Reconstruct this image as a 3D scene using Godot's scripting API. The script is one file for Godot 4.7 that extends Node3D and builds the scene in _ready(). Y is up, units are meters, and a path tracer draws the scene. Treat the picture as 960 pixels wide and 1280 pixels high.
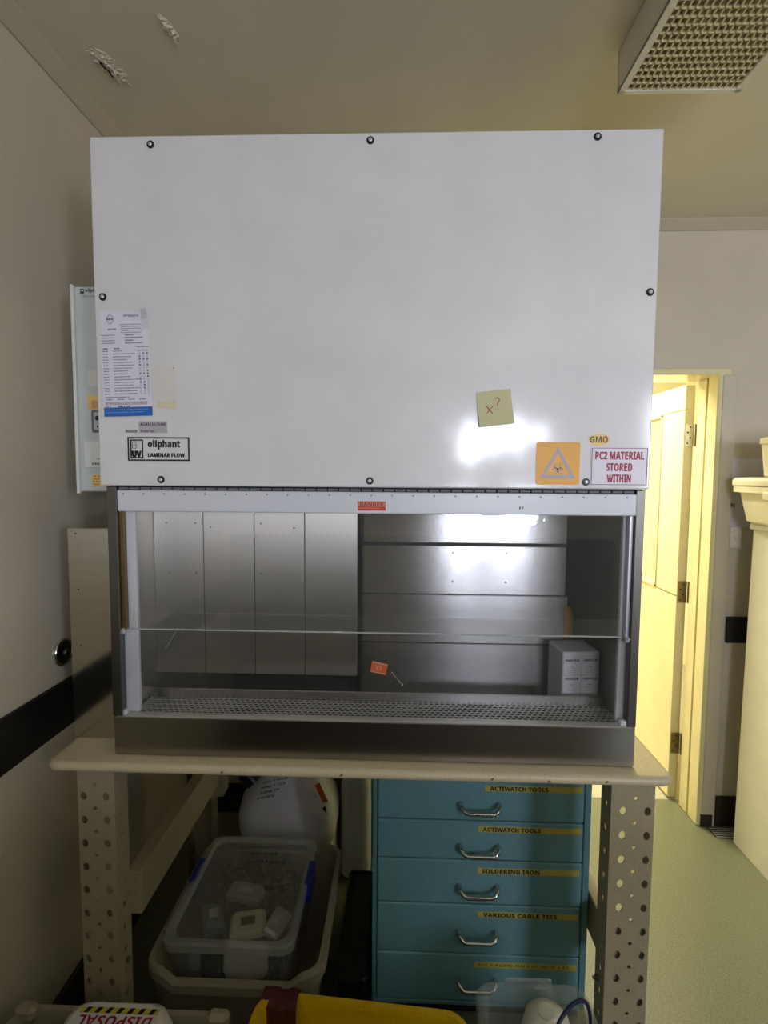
extends Node3D
# A laboratory corner: laminar flow cabinet on a cream bench, a lit doorway to the right.

var rng := RandomNumberGenerator.new()
var used := {}
var M := {}

# ------------------------------------------------------------------ mesh helpers
func tool() -> SurfaceTool:
	var st := SurfaceTool.new()
	st.begin(Mesh.PRIMITIVE_TRIANGLES)
	return st

func vert(st: SurfaceTool, p: Vector3, n: Vector3, uv: Vector2 = Vector2.ZERO) -> void:
	st.set_normal(n)
	if uv == Vector2.ZERO:
		uv = Vector2(p.x, p.y)
		if absf(n.y) > 0.7:
			uv = Vector2(p.x, p.z)
		elif absf(n.x) > 0.7:
			uv = Vector2(p.z, p.y)
	st.set_uv(uv)
	st.add_vertex(p)

func tri(st: SurfaceTool, a: Vector3, b: Vector3, c: Vector3, n: Vector3) -> void:
	if (b - a).cross(c - a).dot(n) > 0.0:
		var t := b
		b = c
		c = t
	vert(st, a, n)
	vert(st, b, n)
	vert(st, c, n)

# a flat convex polygon that faces away from the point c
func face(st: SurfaceTool, pts: Array, c: Vector3) -> void:
	var p0: Vector3 = pts[0]
	var n := Vector3.ZERO
	for i in range(1, pts.size() - 1):
		n += (pts[i] - p0).cross(pts[i + 1] - p0)
	if n.length() < 1e-14:
		return
	n = n.normalized()
	if n.dot(p0 - c) < 0.0:
		n = -n
	for i in range(1, pts.size() - 1):
		tri(st, p0, pts[i], pts[i + 1], n)

func xbox(st: SurfaceTool, xf: Transform3D, size: Vector3, bev: float = 0.0) -> void:
	var h := size * 0.5
	var b := minf(bev, minf(h.x, minf(h.y, h.z)) * 0.9)
	var s := [-1.0, 1.0]
	var c := xf.origin
	for ax in 3:
		var u := (ax + 1) % 3
		var v := (ax + 2) % 3
		for sa in s:
			var pts := []
			for k in [[-1, -1], [1, -1], [1, 1], [-1, 1]]:
				var p := Vector3.ZERO
				p[ax] = sa * h[ax]
				p[u] = k[0] * (h[u] - b)
				p[v] = k[1] * (h[v] - b)
				pts.append(xf * p)
			face(st, pts, c)
		if b > 0.0:
			for su in s:
				for sv in s:
					var pts := []
					for k in [[-1, 0], [1, 0], [1, 1], [-1, 1]]:
						var p := Vector3.ZERO
						p[ax] = k[0] * (h[ax] - b)
						p[u] = su * (h[u] - (0.0 if k[1] == 0 else b))
						p[v] = sv * (h[v] - (b if k[1] == 0 else 0.0))
						pts.append(xf * p)
					face(st, pts, c)
	if b > 0.0:
		for sx in s:
			for sy in s:
				for sz in s:
					face(st, [xf * Vector3(sx * h.x, sy * (h.y - b), sz * (h.z - b)), xf * Vector3(sx * (h.x - b), sy * h.y, sz * (h.z - b)), xf * Vector3(sx * (h.x - b), sy * (h.y - b), sz * h.z)], c)

func box(st: SurfaceTool, a: Vector3, b: Vector3, bev: float = 0.0) -> void:
	xbox(st, Transform3D(Basis(), (a + b) * 0.5), (b - a).abs(), bev)

func circle(r: float, y: float, n: int, rz: float = -1.0) -> Array:
	var out := []
	for i in n:
		var t := TAU * i / n
		out.append(Vector3(r * cos(t), y, (r if rz < 0.0 else rz) * sin(t)))
	return out

func rrect(hx: float, hz: float, r: float, y: float, n: int = 4) -> Array:
	var out := []
	r = minf(r, minf(hx, hz))
	for q in 4:
		var cx := (hx - r) * (1.0 if q == 0 or q == 3 else -1.0)
		var cz := (hz - r) * (1.0 if q < 2 else -1.0)
		for i in n + 1:
			var t := PI * 0.5 * (q + float(i) / n)
			out.append(Vector3(cx + r * cos(t), y, cz + r * sin(t)))
	return out

func moved(ring: Array, xf: Transform3D) -> Array:
	var out := []
	for p in ring:
		out.append(xf * p)
	return out

# skin over rings of the same count; hard = each band has its own normals
func skin(st: SurfaceTool, rings: Array, hard: bool = false, cap0: bool = true, cap1: bool = true) -> void:
	var m: int = rings.size()
	var n: int = rings[0].size()
	var fn := []
	for j in m - 1:
		var row := []
		for i in n:
			var a: Vector3 = rings[j][i]
			var b: Vector3 = rings[j][(i + 1) % n]
			var c: Vector3 = rings[j + 1][(i + 1) % n]
			var d: Vector3 = rings[j + 1][i]
			row.append(-(c - a).cross(d - b))
		fn.append(row)
	for j in m - 1:
		for i in n:
			var ns := []
			for k in [[0, 0], [1, 0], [1, 1], [0, 1]]:
				var ii: int = (i + k[0]) % n
				var jj: int = j + k[1]
				var s: Vector3 = fn[j][ii] + fn[j][(ii + n - 1) % n]
				if not hard:
					var oj: int = jj - 1 if k[1] == 0 else jj
					if oj >= 0 and oj < m - 1:
						s += fn[oj][ii] + fn[oj][(ii + n - 1) % n]
				ns.append(s.normalized() if s.length() > 1e-14 else Vector3.UP)
			var p := [rings[j][i], rings[j][(i + 1) % n], rings[j + 1][(i + 1) % n], rings[j + 1][i]]
			for k in [[0, 1, 2], [0, 2, 3]]:
				for q in k:
					vert(st, p[q], ns[q])
	for e in 2:
		if (e == 0 and not cap0) or (e == 1 and not cap1):
			continue
		var ring: Array = rings[0] if e == 0 else rings[m - 1]
		var other: Array = rings[1] if e == 0 else rings[m - 2]
		var c := Vector3.ZERO
		var o := Vector3.ZERO
		for i in n:
			c += ring[i] / n
			o += other[i] / n
		var nn := Vector3.ZERO
		for i in n:
			nn += (ring[i] - c).cross(ring[(i + 1) % n] - c)
		nn = nn.normalized()
		var refd := c - o
		if refd.length() < 1e-7:
			refd = Vector3.UP if e == 1 else Vector3.DOWN
		if nn.dot(refd) < 0.0:
			nn = -nn
		for i in n:
			tri(st, c, ring[i], ring[(i + 1) % n], nn)

func lathe(st: SurfaceTool, profile: Array, xf: Transform3D, n: int = 24, hard: bool = false, cap0: bool = true, cap1: bool = true) -> void:
	var rings := []
	for p in profile:
		rings.append(moved(circle(p.x, p.y, n), xf))
	skin(st, rings, hard, cap0, cap1)

func tube(st: SurfaceTool, pts: Array, r: float, n: int = 8) -> void:
	var rings := []
	var u := Vector3.ZERO
	for i in pts.size():
		var t: Vector3 = (pts[mini(i + 1, pts.size() - 1)] - pts[maxi(i - 1, 0)]).normalized()
		if u == Vector3.ZERO:
			u = t.cross(Vector3(0.31, 0.87, 0.38)).normalized()
		u = (u - t * u.dot(t)).normalized()
		var v := u.cross(t)
		var ring := []
		for k in n:
			var a := TAU * k / n
			ring.append(pts[i] + (u * cos(a) + v * sin(a)) * r)
		rings.append(ring)
	skin(st, rings)

# a sheet strip: cells stacked along uy, each [height, hole rx, hole ry]
func hole_strip(st: SurfaceTool, org: Vector3, ux: Vector3, uy: Vector3, nz: Vector3, thick: float, w: float, cells: Array, seg: int = 16, shift: float = 0.0) -> void:
	var y := 0.0
	for c in cells:
		var h: float = c[0]
		var o := org + ux * (w * 0.5) + uy * (y + h * 0.5)
		y += h
		var hc := o + ux * shift
		if c[1] <= 0.0:
			var q := [o - ux * w * 0.5 - uy * h * 0.5, o + ux * w * 0.5 - uy * h * 0.5, o + ux * w * 0.5 + uy * h * 0.5, o - ux * w * 0.5 + uy * h * 0.5]
			for k in [[0, 1, 2], [0, 2, 3]]:
				tri(st, q[k[0]], q[k[1]], q[k[2]], nz)
				tri(st, q[k[0]] - nz * thick, q[k[1]] - nz * thick, q[k[2]] - nz * thick, -nz)
			continue
		var angs := []
		for i in seg:
			angs.append(TAU * i / seg)
		for sx in [-1, 1]:
			for sy in [-1, 1]:
				angs.append(fposmod(atan2(sy * h * 0.5, sx * w * 0.5 - shift), TAU))
		angs.sort()
		var inn := []
		var outp := []
		for a in angs:
			var dx := cos(a)
			var dy := sin(a)
			inn.append(hc + ux * (dx * c[1]) + uy * (dy * c[2]))
			var tx := 1e9
			if absf(dx) > 1e-6:
				tx = ((w * 0.5 if dx > 0.0 else -w * 0.5) - shift) / dx
			var ty := 1e9
			if absf(dy) > 1e-6:
				ty = h * 0.5 / absf(dy)
			outp.append(hc + (ux * dx + uy * dy) * minf(tx, ty))
		var n: int = angs.size()
		for i in n:
			var j := (i + 1) % n
			for e in [0.0, thick]:
				var d := -nz * float(e)
				var nn := nz if e == 0.0 else -nz
				tri(st, inn[i] + d, outp[i] + d, outp[j] + d, nn)
				tri(st, inn[i] + d, outp[j] + d, inn[j] + d, nn)
			var mid: Vector3 = (inn[i] + inn[j]) * 0.5
			var rn := (hc - mid).normalized()
			tri(st, inn[i], inn[j], inn[j] - nz * thick, rn)
			tri(st, inn[i], inn[j] - nz * thick, inn[i] - nz * thick, rn)

# little unreadable pen marks laid on a surface
func scribble(st: SurfaceTool, org: Vector3, ux: Vector3, uy: Vector3, width: float, height: float, seed_: int, pen: float = 0.0009) -> void:
	var r := RandomNumberGenerator.new()
	r.seed = seed_
	var n := ux.cross(uy).normalized()
	var x := 0.0
	while x < width:
		var lw := height * r.randf_range(0.45, 0.7)
		if r.randf() < 0.14:
			x += lw
			continue
		var last := org + ux * x + uy * (height * r.randf_range(0.0, 0.3))
		for k in r.randi_range(2, 4):
			var nxt := org + ux * (x + lw * r.randf_range(0.0, 0.9)) + uy * (height * (r.randf_range(0.6, 1.0) if k % 2 == 0 else r.randf_range(0.0, 0.4)))
			var d := nxt - last
			if d.length() > 1e-4:
				var f := d.normalized()
				xbox(st, Transform3D(Basis(f, n.cross(f), n), (last + nxt) * 0.5), Vector3(d.length(), pen, 0.0004))
			last = nxt
		x += lw * 1.25

# ------------------------------------------------------------------ nodes
func numbered(called: String) -> String:
	var k: int = used.get(called, 0)
	used[called] = k + 1
	return called if k == 0 else "%s_%03d" % [called, k]

func thing(called: String, label: String, category: String, at: Vector3 = Vector3.ZERO, group: String = "") -> Node3D:
	var o := Node3D.new()
	o.name = numbered(called)
	o.position = at
	o.set_meta("label", label)
	o.set_meta("category", category)
	if group:
		o.set_meta("group", group)
	add_child(o, true)
	return o

func part(called: String, st: SurfaceTool, m: Material, parent: Node3D, label: String = "") -> MeshInstance3D:
	var o := MeshInstance3D.new()
	o.name = called
	o.mesh = st.commit()
	o.material_override = m
	if label:
		o.set_meta("label", label)
	parent.add_child(o, true)
	return o

func struct(called: String, st: SurfaceTool, m: Material, label: String = "", category: String = "") -> MeshInstance3D:
	var o := part(called, st, m, self, label)
	o.set_meta("kind", "structure")
	if category:
		o.set_meta("category", category)
	return o

# lettering as a mesh: centre, width and height are those of the printed words
func words(called: String, text: String, centre: Vector3, w: float, h: float, m: Material, parent: Node3D, bold: bool = true, turn: Basis = Basis(), font: String = "Droid Sans", fat: float = 0.0) -> MeshInstance3D:
	var f := SystemFont.new()
	f.font_names = PackedStringArray([font])
	f.font_weight = 700 if bold else 400
	var t := TextMesh.new()
	t.text = text
	t.font = f
	t.font_size = 48
	t.pixel_size = 0.001
	t.depth = 0.002
	t.curve_step = 2.0
	var bb := t.get_aabb()
	var arr := ArrayMesh.new()
	var a := t.surface_get_arrays(0)
	var v: PackedVector3Array = a[Mesh.ARRAY_VERTEX]
	var nn: PackedVector3Array = a[Mesh.ARRAY_NORMAL]
	var c := bb.get_center()
	var idx: PackedInt32Array = a[Mesh.ARRAY_INDEX]
	var v0 := v.duplicate()
	var n0 := nn.duplicate()
	var i0 := idx.duplicate()
	var shifts := [Vector2.ZERO]
	if fat > 0.0:
		shifts = [Vector2(-fat, 0), Vector2(fat, 0), Vector2(0, -fat), Vector2(0, fat)]
	v = PackedVector3Array()
	nn = PackedVector3Array()
	idx = PackedInt32Array()
	for sh in shifts:
		for q in i0:
			idx.append(q + v.size())
		for i in v0.size():
			var p := v0[i] - c
			v.append(turn * Vector3(p.x * w / maxf(bb.size.x, 1e-5) + sh.x, p.y * h / maxf(bb.size.y, 1e-5) + sh.y, p.z * 0.25 + fat * 0.02 * v.size() / v0.size()))
			nn.append(turn * n0[i])
	var b := []
	b.resize(Mesh.ARRAY_MAX)
	b[Mesh.ARRAY_VERTEX] = v
	b[Mesh.ARRAY_NORMAL] = nn
	b[Mesh.ARRAY_INDEX] = idx
	arr.add_surface_from_arrays(Mesh.PRIMITIVE_TRIANGLES, b)
	var o := MeshInstance3D.new()
	o.name = called
	o.mesh = arr
	o.material_override = m
	o.position = centre
	parent.add_child(o, true)
	return o

# ------------------------------------------------------------------ materials
func noise_tex(freq: float, lo: float, hi: float, sd: int, size: int = 512, oct: int = 4, ntype: int = FastNoiseLite.TYPE_SIMPLEX_SMOOTH) -> NoiseTexture2D:
	var n := FastNoiseLite.new()
	n.noise_type = ntype
	n.frequency = freq
	n.fractal_octaves = oct
	n.seed = sd
	var t := NoiseTexture2D.new()
	t.width = size
	t.height = size
	t.seamless = true
	t.noise = n
	var g := Gradient.new()
	g.set_color(0, Color(lo, lo, lo))
	g.set_color(1, Color(hi, hi, hi))
	t.color_ramp = g
	return t

func mat(col: Color, rough: float, metal: float = 0.0) -> StandardMaterial3D:
	var m := StandardMaterial3D.new()
	m.albedo_color = col
	m.roughness = rough
	m.metallic = metal
	return m

func grained(m: StandardMaterial3D, tex: Texture2D, scale: Vector3, relief: Texture2D = null, depth: float = 0.0) -> StandardMaterial3D:
	m.albedo_texture = tex
	m.uv1_triplanar = true
	m.uv1_world_triplanar = true
	m.uv1_scale = scale
	if relief:
		m.heightmap_enabled = true
		m.heightmap_texture = relief
		m.heightmap_scale = depth
	return m

func clear(col: Color, alpha: float, rough: float) -> StandardMaterial3D:
	var m := mat(Color(col.r, col.g, col.b, alpha), rough)
	m.transparency = BaseMaterial3D.TRANSPARENCY_ALPHA
	return m

func materials() -> void:
	var soft := noise_tex(0.006, 0.965, 1.0, 3)
	var fine := noise_tex(0.05, 0.90, 1.0, 5)
	var bump := noise_tex(0.08, 0.0, 1.0, 9)
	var speck := noise_tex(0.09, 0.74, 1.0, 12, 512, 2)
	var brush := noise_tex(0.03, 0.86, 1.0, 21, 512, 3)
	M.wall = grained(mat(Color8(214, 204, 184), 0.42), soft, Vector3(0.7, 0.7, 0.7), bump, 0.012)
	M.ceiling = grained(mat(Color8(240, 233, 208), 0.75), soft, Vector3(0.8, 0.8, 0.8), bump, 0.02)
	M.cornice = mat(Color8(200, 190, 165), 0.5)
	M.floor = grained(mat(Color8(128, 132, 106), 0.38), speck, Vector3(3, 3, 3), bump, 0.006)
	M.floor_far = grained(mat(Color8(205, 200, 180), 0.45), speck, Vector3(3, 3, 3))
	M.blocker_leaves = mat(Color8(48, 70, 36), 0.6)
	M.partition = mat(Color8(92, 86, 76), 0.6)  # for the unseen low wall added to block light
	M.rail = mat(Color8(20, 18, 17), 0.45)
	M.skirt = mat(Color8(44, 34, 27), 0.55)
	M.frame = grained(mat(Color8(236, 226, 180), 0.3), soft, Vector3(2, 2, 2))
	M.leaf = grained(mat(Color8(244, 234, 188), 0.22), soft, Vector3(2, 2, 2))
	M.far = grained(mat(Color8(238, 233, 205), 0.6), soft, Vector3(0.7, 0.7, 0.7))
	M.hinge = grained(mat(Color8(150, 135, 105), 0.4, 1.0), brush, Vector3(40, 3, 40))
	M.hinge_lit = mat(Color8(215, 215, 220), 0.3, 0.9)  # top hinge only: window reflection put into a lighter colour
	M.dark = mat(Color8(16, 15, 14), 0.6)
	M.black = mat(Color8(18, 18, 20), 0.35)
	M.ink = mat(Color8(28, 27, 34), 0.6)
	M.white = grained(mat(Color8(228, 227, 229), 0.42), soft, Vector3(1.5, 1.5, 1.5), bump, 0.003)
	M.white.clearcoat_enabled = true
	M.white.clearcoat = 1.0
	M.white.clearcoat_roughness = 0.10
	M.rail_white = mat(Color8(215, 218, 226), 0.3)
	M.steel = grained(mat(Color8(206, 205, 206), 0.25, 1.0), brush, Vector3(2.5, 90, 2.5), brush, 0.0012)
	M.steel_v = grained(mat(Color8(212, 209, 202), 0.40, 1.0), brush, Vector3(60, 2.0, 60), brush, 0.0012)
	M.steel.anisotropy_enabled = true
	M.steel.anisotropy = -0.95
	M.fascia = grained(mat(Color8(172, 168, 162), 0.22, 1.0), brush, Vector3(2.5, 90, 2.5), brush, 0.0012)
	M.fascia.anisotropy_enabled = true
	M.fascia.anisotropy = -0.6
	M.steel_v.anisotropy_enabled = true
	M.steel_v.anisotropy = 0.9
	M.steel_mirror = grained(mat(Color8(205, 200, 186), 0.12, 1.0), brush, Vector3(60, 2.5, 60), brush, 0.0006)
	M.steel_dull = grained(mat(Color8(120, 118, 114), 0.38, 1.0), brush, Vector3(3, 80, 3))
	M.mesh_steel = mat(Color8(196, 194, 190), 0.45, 0.55)
	M.bronze = mat(Color8(120, 100, 62), 0.4, 0.7)
	M.alu = mat(Color8(200, 202, 206), 0.35, 0.6)
	M.chrome = mat(Color8(205, 205, 205), 0.15, 1.0)
	M.glass = clear(Color8(235, 240, 240), 0.02, 0.03)
	M.acrylic = clear(Color8(230, 234, 230), 0.012, 0.04)
	M.acrylic_edge = mat(Color8(190, 196, 194), 0.25)
	M.bench = grained(mat(Color8(222, 208, 172), 0.33), fine, Vector3(5, 5, 5), bump, 0.006)
	M.leg = grained(mat(Color8(178, 167, 138), 0.5), fine, Vector3(5, 5, 5), bump, 0.008)
	M.teal = grained(mat(Color8(116, 166, 176), 0.45), fine, Vector3(4, 4, 4), bump, 0.006)
	M.teal_frame = grained(mat(Color8(100, 150, 160), 0.45), fine, Vector3(4, 4, 4))
	M.tape = grained(mat(Color8(206, 190, 86), 0.6), fine, Vector3(8, 8, 8))
	M.paper = mat(Color8(226, 226, 236), 0.7)
	M.note = mat(Color8(206, 204, 160), 0.75)
	M.red_ink = mat(Color8(176, 50, 72), 0.6)
	M.sign_red = mat(Color8(168, 32, 74), 0.5)
	M.sign_white = mat(Color8(222, 218, 230), 0.3)
	M.sign_line = mat(Color8(120, 50, 90), 0.5)
	M.yellow = mat(Color8(236, 168, 6), 0.4)
	M.foil = mat(Color8(128, 124, 130), 0.35, 0.2)
	M.gmo = mat(Color8(244, 208, 120), 0.45)
	M.gmo_ink = mat(Color8(92, 72, 40), 0.5)
	M.danger = mat(Color8(196, 52, 40), 0.45)
	M.danger_top = mat(Color8(206, 130, 96), 0.45)
	M.danger_ink = mat(Color8(150, 22, 26), 0.5)
	M.silver_label = mat(Color8(190, 188, 196), 0.3, 0.5)
	M.purple = mat(Color8(92, 60, 130), 0.5)
	M.grey_print = mat(Color8(150, 146, 148), 0.6)
	M.residue = mat(Color8(221, 218, 212), 0.6)
	M.residue_tape = mat(Color8(222, 214, 180), 0.5)
	M.ctl = grained(mat(Color8(204, 212, 212), 0.4), soft, Vector3(3, 3, 3))
	M.ctl_edge = mat(Color8(226, 228, 222), 0.4)
	M.ctl_grey = mat(Color8(110, 114, 120), 0.45)
	M.orange = mat(Color8(206, 104, 66), 0.35)
	M.orange_pale = mat(Color8(218, 160, 112), 0.35)
	M.bottle = mat(Color8(226, 170, 40), 0.35)
	M.carton = grained(mat(Color8(214, 214, 222), 0.6), fine, Vector3(8, 8, 8))
	M.plastic = grained(mat(Color8(168, 160, 138), 0.5), fine, Vector3(4, 4, 4))
	M.jug = mat(Color8(214, 216, 222), 0.38)
	M.jug.subsurf_scatter_enabled = true
	M.jug.subsurf_scatter_strength = 0.3
	M.white_plastic = mat(Color8(226, 222, 200), 0.42)
	M.cabinet_white = grained(mat(Color8(228, 226, 216), 0.4), soft, Vector3(2, 2, 2))
	M.lid = clear(Color8(200, 208, 205), 0.11, 0.2)
	M.lid_rim = clear(Color8(205, 210, 208), 0.42, 0.24)
	M.blue = mat(Color8(30, 44, 150), 0.4)
	M.tub_yellow = grained(mat(Color8(232, 190, 20), 0.4), fine, Vector3(4, 4, 4))
	M.maroon = grained(mat(Color8(84, 30, 28), 0.8), fine, Vector3(12, 12, 12))
	M.parts = grained(mat(Color8(190, 180, 164), 0.35), noise_tex(0.02, 0.08, 1.0, 77, 256, 2), Vector3(9, 9, 9))
	M.clear_tub = clear(Color8(205, 212, 214), 0.15, 0.2)
	M.navy = mat(Color8(24, 32, 70), 0.4)
	M.foam = mat(Color8(222, 220, 206), 0.7)
	M.hazard = mat(Color8(204, 196, 60), 0.5)
	M.brown_card = grained(mat(Color8(124, 106, 78), 0.8), fine, Vector3(6, 6, 6))
	M.flake = mat(Color8(232, 226, 208), 0.7)
	M.flake_skin = mat(Color8(226, 219, 198), 0.7)
	M.louvre = mat(Color8(216, 204, 164), 0.4)
	M.louvre_back = mat(Color8(205, 190, 140), 0.5)
	M.fitting = mat(Color8(232, 230, 218), 0.45)
	M.switch = mat(Color8(226, 224, 214), 0.4)
	M.lamp = mat(Color8(255, 240, 190), 0.5)
	M.lamp.emission_enabled = true
	M.lamp.emission = Color8(255, 226, 130)
	M.lamp.emission_energy_multiplier = 2.0

# ------------------------------------------------------------------ builders
func screw(parent: Node3D, p: Vector3) -> void:
	var xf := Transform3D(Basis(Vector3.RIGHT, PI * 0.5), p)
	var st := tool()
	lathe(st, [Vector2(0.0082, 0.0), Vector2(0.0082, 0.0012), Vector2(0.0068, 0.0024), Vector2(0.0052, 0.0024)], xf, 20, true, true, true)
	var s := part("screw", st, M.black, parent)
	st = tool()
	lathe(st, [Vector2(0.0044, 0.0022), Vector2(0.0044, 0.004), Vector2(0.0026, 0.005)], xf, 6, true)
	part("screw_head", st, M.alu, s)

func hinge(parent: Node3D, y: float, bright: bool) -> void:
	# leaf on the edge of the door, knuckles, leaf on the jamb
	var st := tool()
	box(st, Vector3(1.272, y - 0.05, -2.4815), Vector3(1.312, y + 0.05, -2.4785), 0.0008)
	var h := part("hinge", st, M.hinge_lit if bright else M.hinge, parent)
	st = tool()
	for k in 5:
		var y0 := y - 0.05 + 0.02 * k
		lathe(st, [Vector2(0.007, y0), Vector2(0.007, y0 + 0.019)], Transform3D(Basis(), Vector3(1.319, 0, -2.474)), 14, true)
	box(st, Vector3(1.322, y - 0.05, -2.474), Vector3(1.352, y + 0.05, -2.471), 0.0008)
	part("knuckle", st, M.hinge, h)
	for k in 4:
		st = tool()
		lathe(st, [Vector2(0.0042, 0.0), Vector2(0.003, 0.0012)], Transform3D(Basis(Vector3.RIGHT, PI * 0.5), Vector3(1.283 + 0.012 * (k % 2), y - 0.036 + 0.024 * k, -2.4785)), 10, true)
		part("hinge_screw", st, M.dark, h)

func perforated_leg(parent: Node3D, x0: float, x1: float, zf: float, zdir: float, cols: Array, rows_top: float, inner_fill: float) -> void:
	# folded channel: front face with three columns of holes and a flange on each side
	var st := tool()
	var top := 0.846
	var pitch := 0.0572
	var nz := Vector3(0, 0, zdir)
	for c in cols:
		var cells := []
		var off: float = rows_top + c[4] - pitch * 0.5
		var first := fposmod(off, pitch)
		cells.append([first, 0.0, 0.0])
		var y := first
		while y + pitch <= top:
			cells.append([pitch, c[2], c[3]])
			y += pitch
		cells.append([top - y, 0.0, 0.0])
		hole_strip(st, Vector3(c[0], 0, zf), Vector3.RIGHT, Vector3.UP, nz, 0.0025, c[1] - c[0], cells, 18, c[5])
	for s in 2:
		var xx := x0 if s == 0 else x1
		var nx := Vector3(-1 if s == 0 else 1, 0, 0)
		var cells := []
		var first := fposmod(rows_top - pitch * 0.5, pitch)
		cells.append([first, 0.0, 0.0])
		var y := first
		while y + pitch <= top:
			cells.append([pitch, 0.0055, 0.0075])
			y += pitch
		cells.append([top - y, 0.0, 0.0])
		hole_strip(st, Vector3(xx, 0, zf), Vector3(0, 0, -zdir), Vector3.UP, nx, 0.0025, 0.058, cells, 12)
	var leg := part("leg", st, M.leg, parent)
	if inner_fill > 0.0:
		st = tool()
		box(st, Vector3(x0 + 0.004, 0.0, zf - zdir * 0.010), Vector3(x1 - 0.004, inner_fill, zf - zdir * 0.014), 0.001)
		part("stiffener", st, M.leg, leg)

func tub(st: SurfaceTool, hx: float, hz: float, h: float, taper: float, wall: float, rim: float, r: float, xf: Transform3D, dip: float = 0.0) -> void:
	var rings := []
	var prof := [[-taper, 0.0], [0.0, h - 0.03], [rim, h - 0.03], [rim, h - 0.006], [rim - 0.004, h], [-wall, h], [-wall - 0.002, h - 0.01], [-taper - wall, wall]]
	for p in prof:
		var ring := rrect(hx + p[0], hz + p[0], maxf(r + p[0], 0.01), p[1], 6)
		if dip > 0.0:
			var fine := []
			for i in ring.size():
				var a: Vector3 = ring[i]
				var b: Vector3 = ring[(i + 1) % ring.size()]
				var n := 14 if i % 7 == 6 else 1
				for k in n:
					fine.append(a.lerp(b, float(k) / n))
			ring = fine
		if dip > 0.0 and p[1] > h * 0.5:
			for i in ring.size():
				var q: Vector3 = ring[i]
				# the rim is lower along the middle of the two short ends
				var k: float = clampf((hx * 0.80 - absf(q.x)) / (hx * 0.12), 0.0, 1.0)
				if absf(q.z) > hz * 0.8:
					q.y -= dip * k
				ring[i] = q
		rings.append(moved(ring, xf))
	skin(st, rings, true, true, true)

func rounded_can(st: SurfaceTool, xf: Transform3D, prof: Array, r: float) -> void:
	var rings := []
	for p in prof:
		rings.append(moved(rrect(p[0], p[1], minf(r, minf(p[0], p[1]) * 0.95), p[2], 6), xf))
	skin(st, rings)

# ------------------------------------------------------------------ scene
func _ready() -> void:
	rng.seed = 7
	camera_and_light()
	materials()
	room()
	far_room()
	bench()
	cabinet()
	stickers()
	inside_cabinet()
	left_side()
	ceiling_fitting()
	drawers()
	under_bench()
	front_tubs()
	right_side()

func camera_and_light() -> void:
	var cam := Camera3D.new()
	cam.name = "camera"
	cam.fov = 87.376
	cam.near = 0.02
	cam.position = Vector3(0, 1.53, 0)
	cam.rotation_order = EULER_ORDER_YXZ
	cam.rotation_degrees = Vector3(-4.1108, 1.9336, 0.3839)
	cam.current = true
	add_child(cam)

	var env := Environment.new()
	env.background_mode = Environment.BG_SKY
	var sky := Sky.new()
	var sm := ProceduralSkyMaterial.new()
	sm.sky_top_color = Color8(150, 180, 220)
	sm.sky_horizon_color = Color8(225, 232, 240)
	sm.ground_bottom_color = Color8(110, 112, 104)
	sm.ground_horizon_color = Color8(190, 196, 196)
	sm.sky_energy_multiplier = 1.0
	sky.sky_material = sm
	env.sky = sky
	env.tonemap_mode = Environment.TONE_MAPPER_LINEAR
	env.tonemap_exposure = 1.0
	env.sdfgi_enabled = true
	env.ssao_enabled = true
	env.ssil_enabled = true
	var we := WorldEnvironment.new()
	we.name = "world"
	we.environment = env
	add_child(we)

	# daylight through the two windows of the wall behind the camera
	area("window_daylight", Vector3(0.90, 1.58, 2.93), Vector3(1.02, 1.12, 0), Vector3.ZERO, Color8(236, 240, 255), 14.5)
	area("window_daylight_001", Vector3(2.65, 1.75, 2.80), Vector3(0.8, 1.1, 0), Vector3.ZERO, Color8(236, 240, 255), 7.0)
	# the warm tube light of the room beyond the door
	area("tube_light", Vector3(0.75, 2.47, -3.25), Vector3(0.16, 1.16, 0), Vector3(-PI * 0.5, 0, 0), Color8(255, 245, 208), 8.5)

func area(called: String, at: Vector3, size: Vector3, turn: Vector3, col: Color, energy: float) -> void:
	var l := AreaLight3D.new()
	l.name = called
	l.position = at
	l.rotation = turn
	l.area_size = Vector2(size.x, size.y)
	l.light_color = col
	l.light_energy = energy
	l.area_range = 12.0
	l.area_attenuation = 2.0
	l.shadow_enabled = true
	add_child(l)

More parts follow.
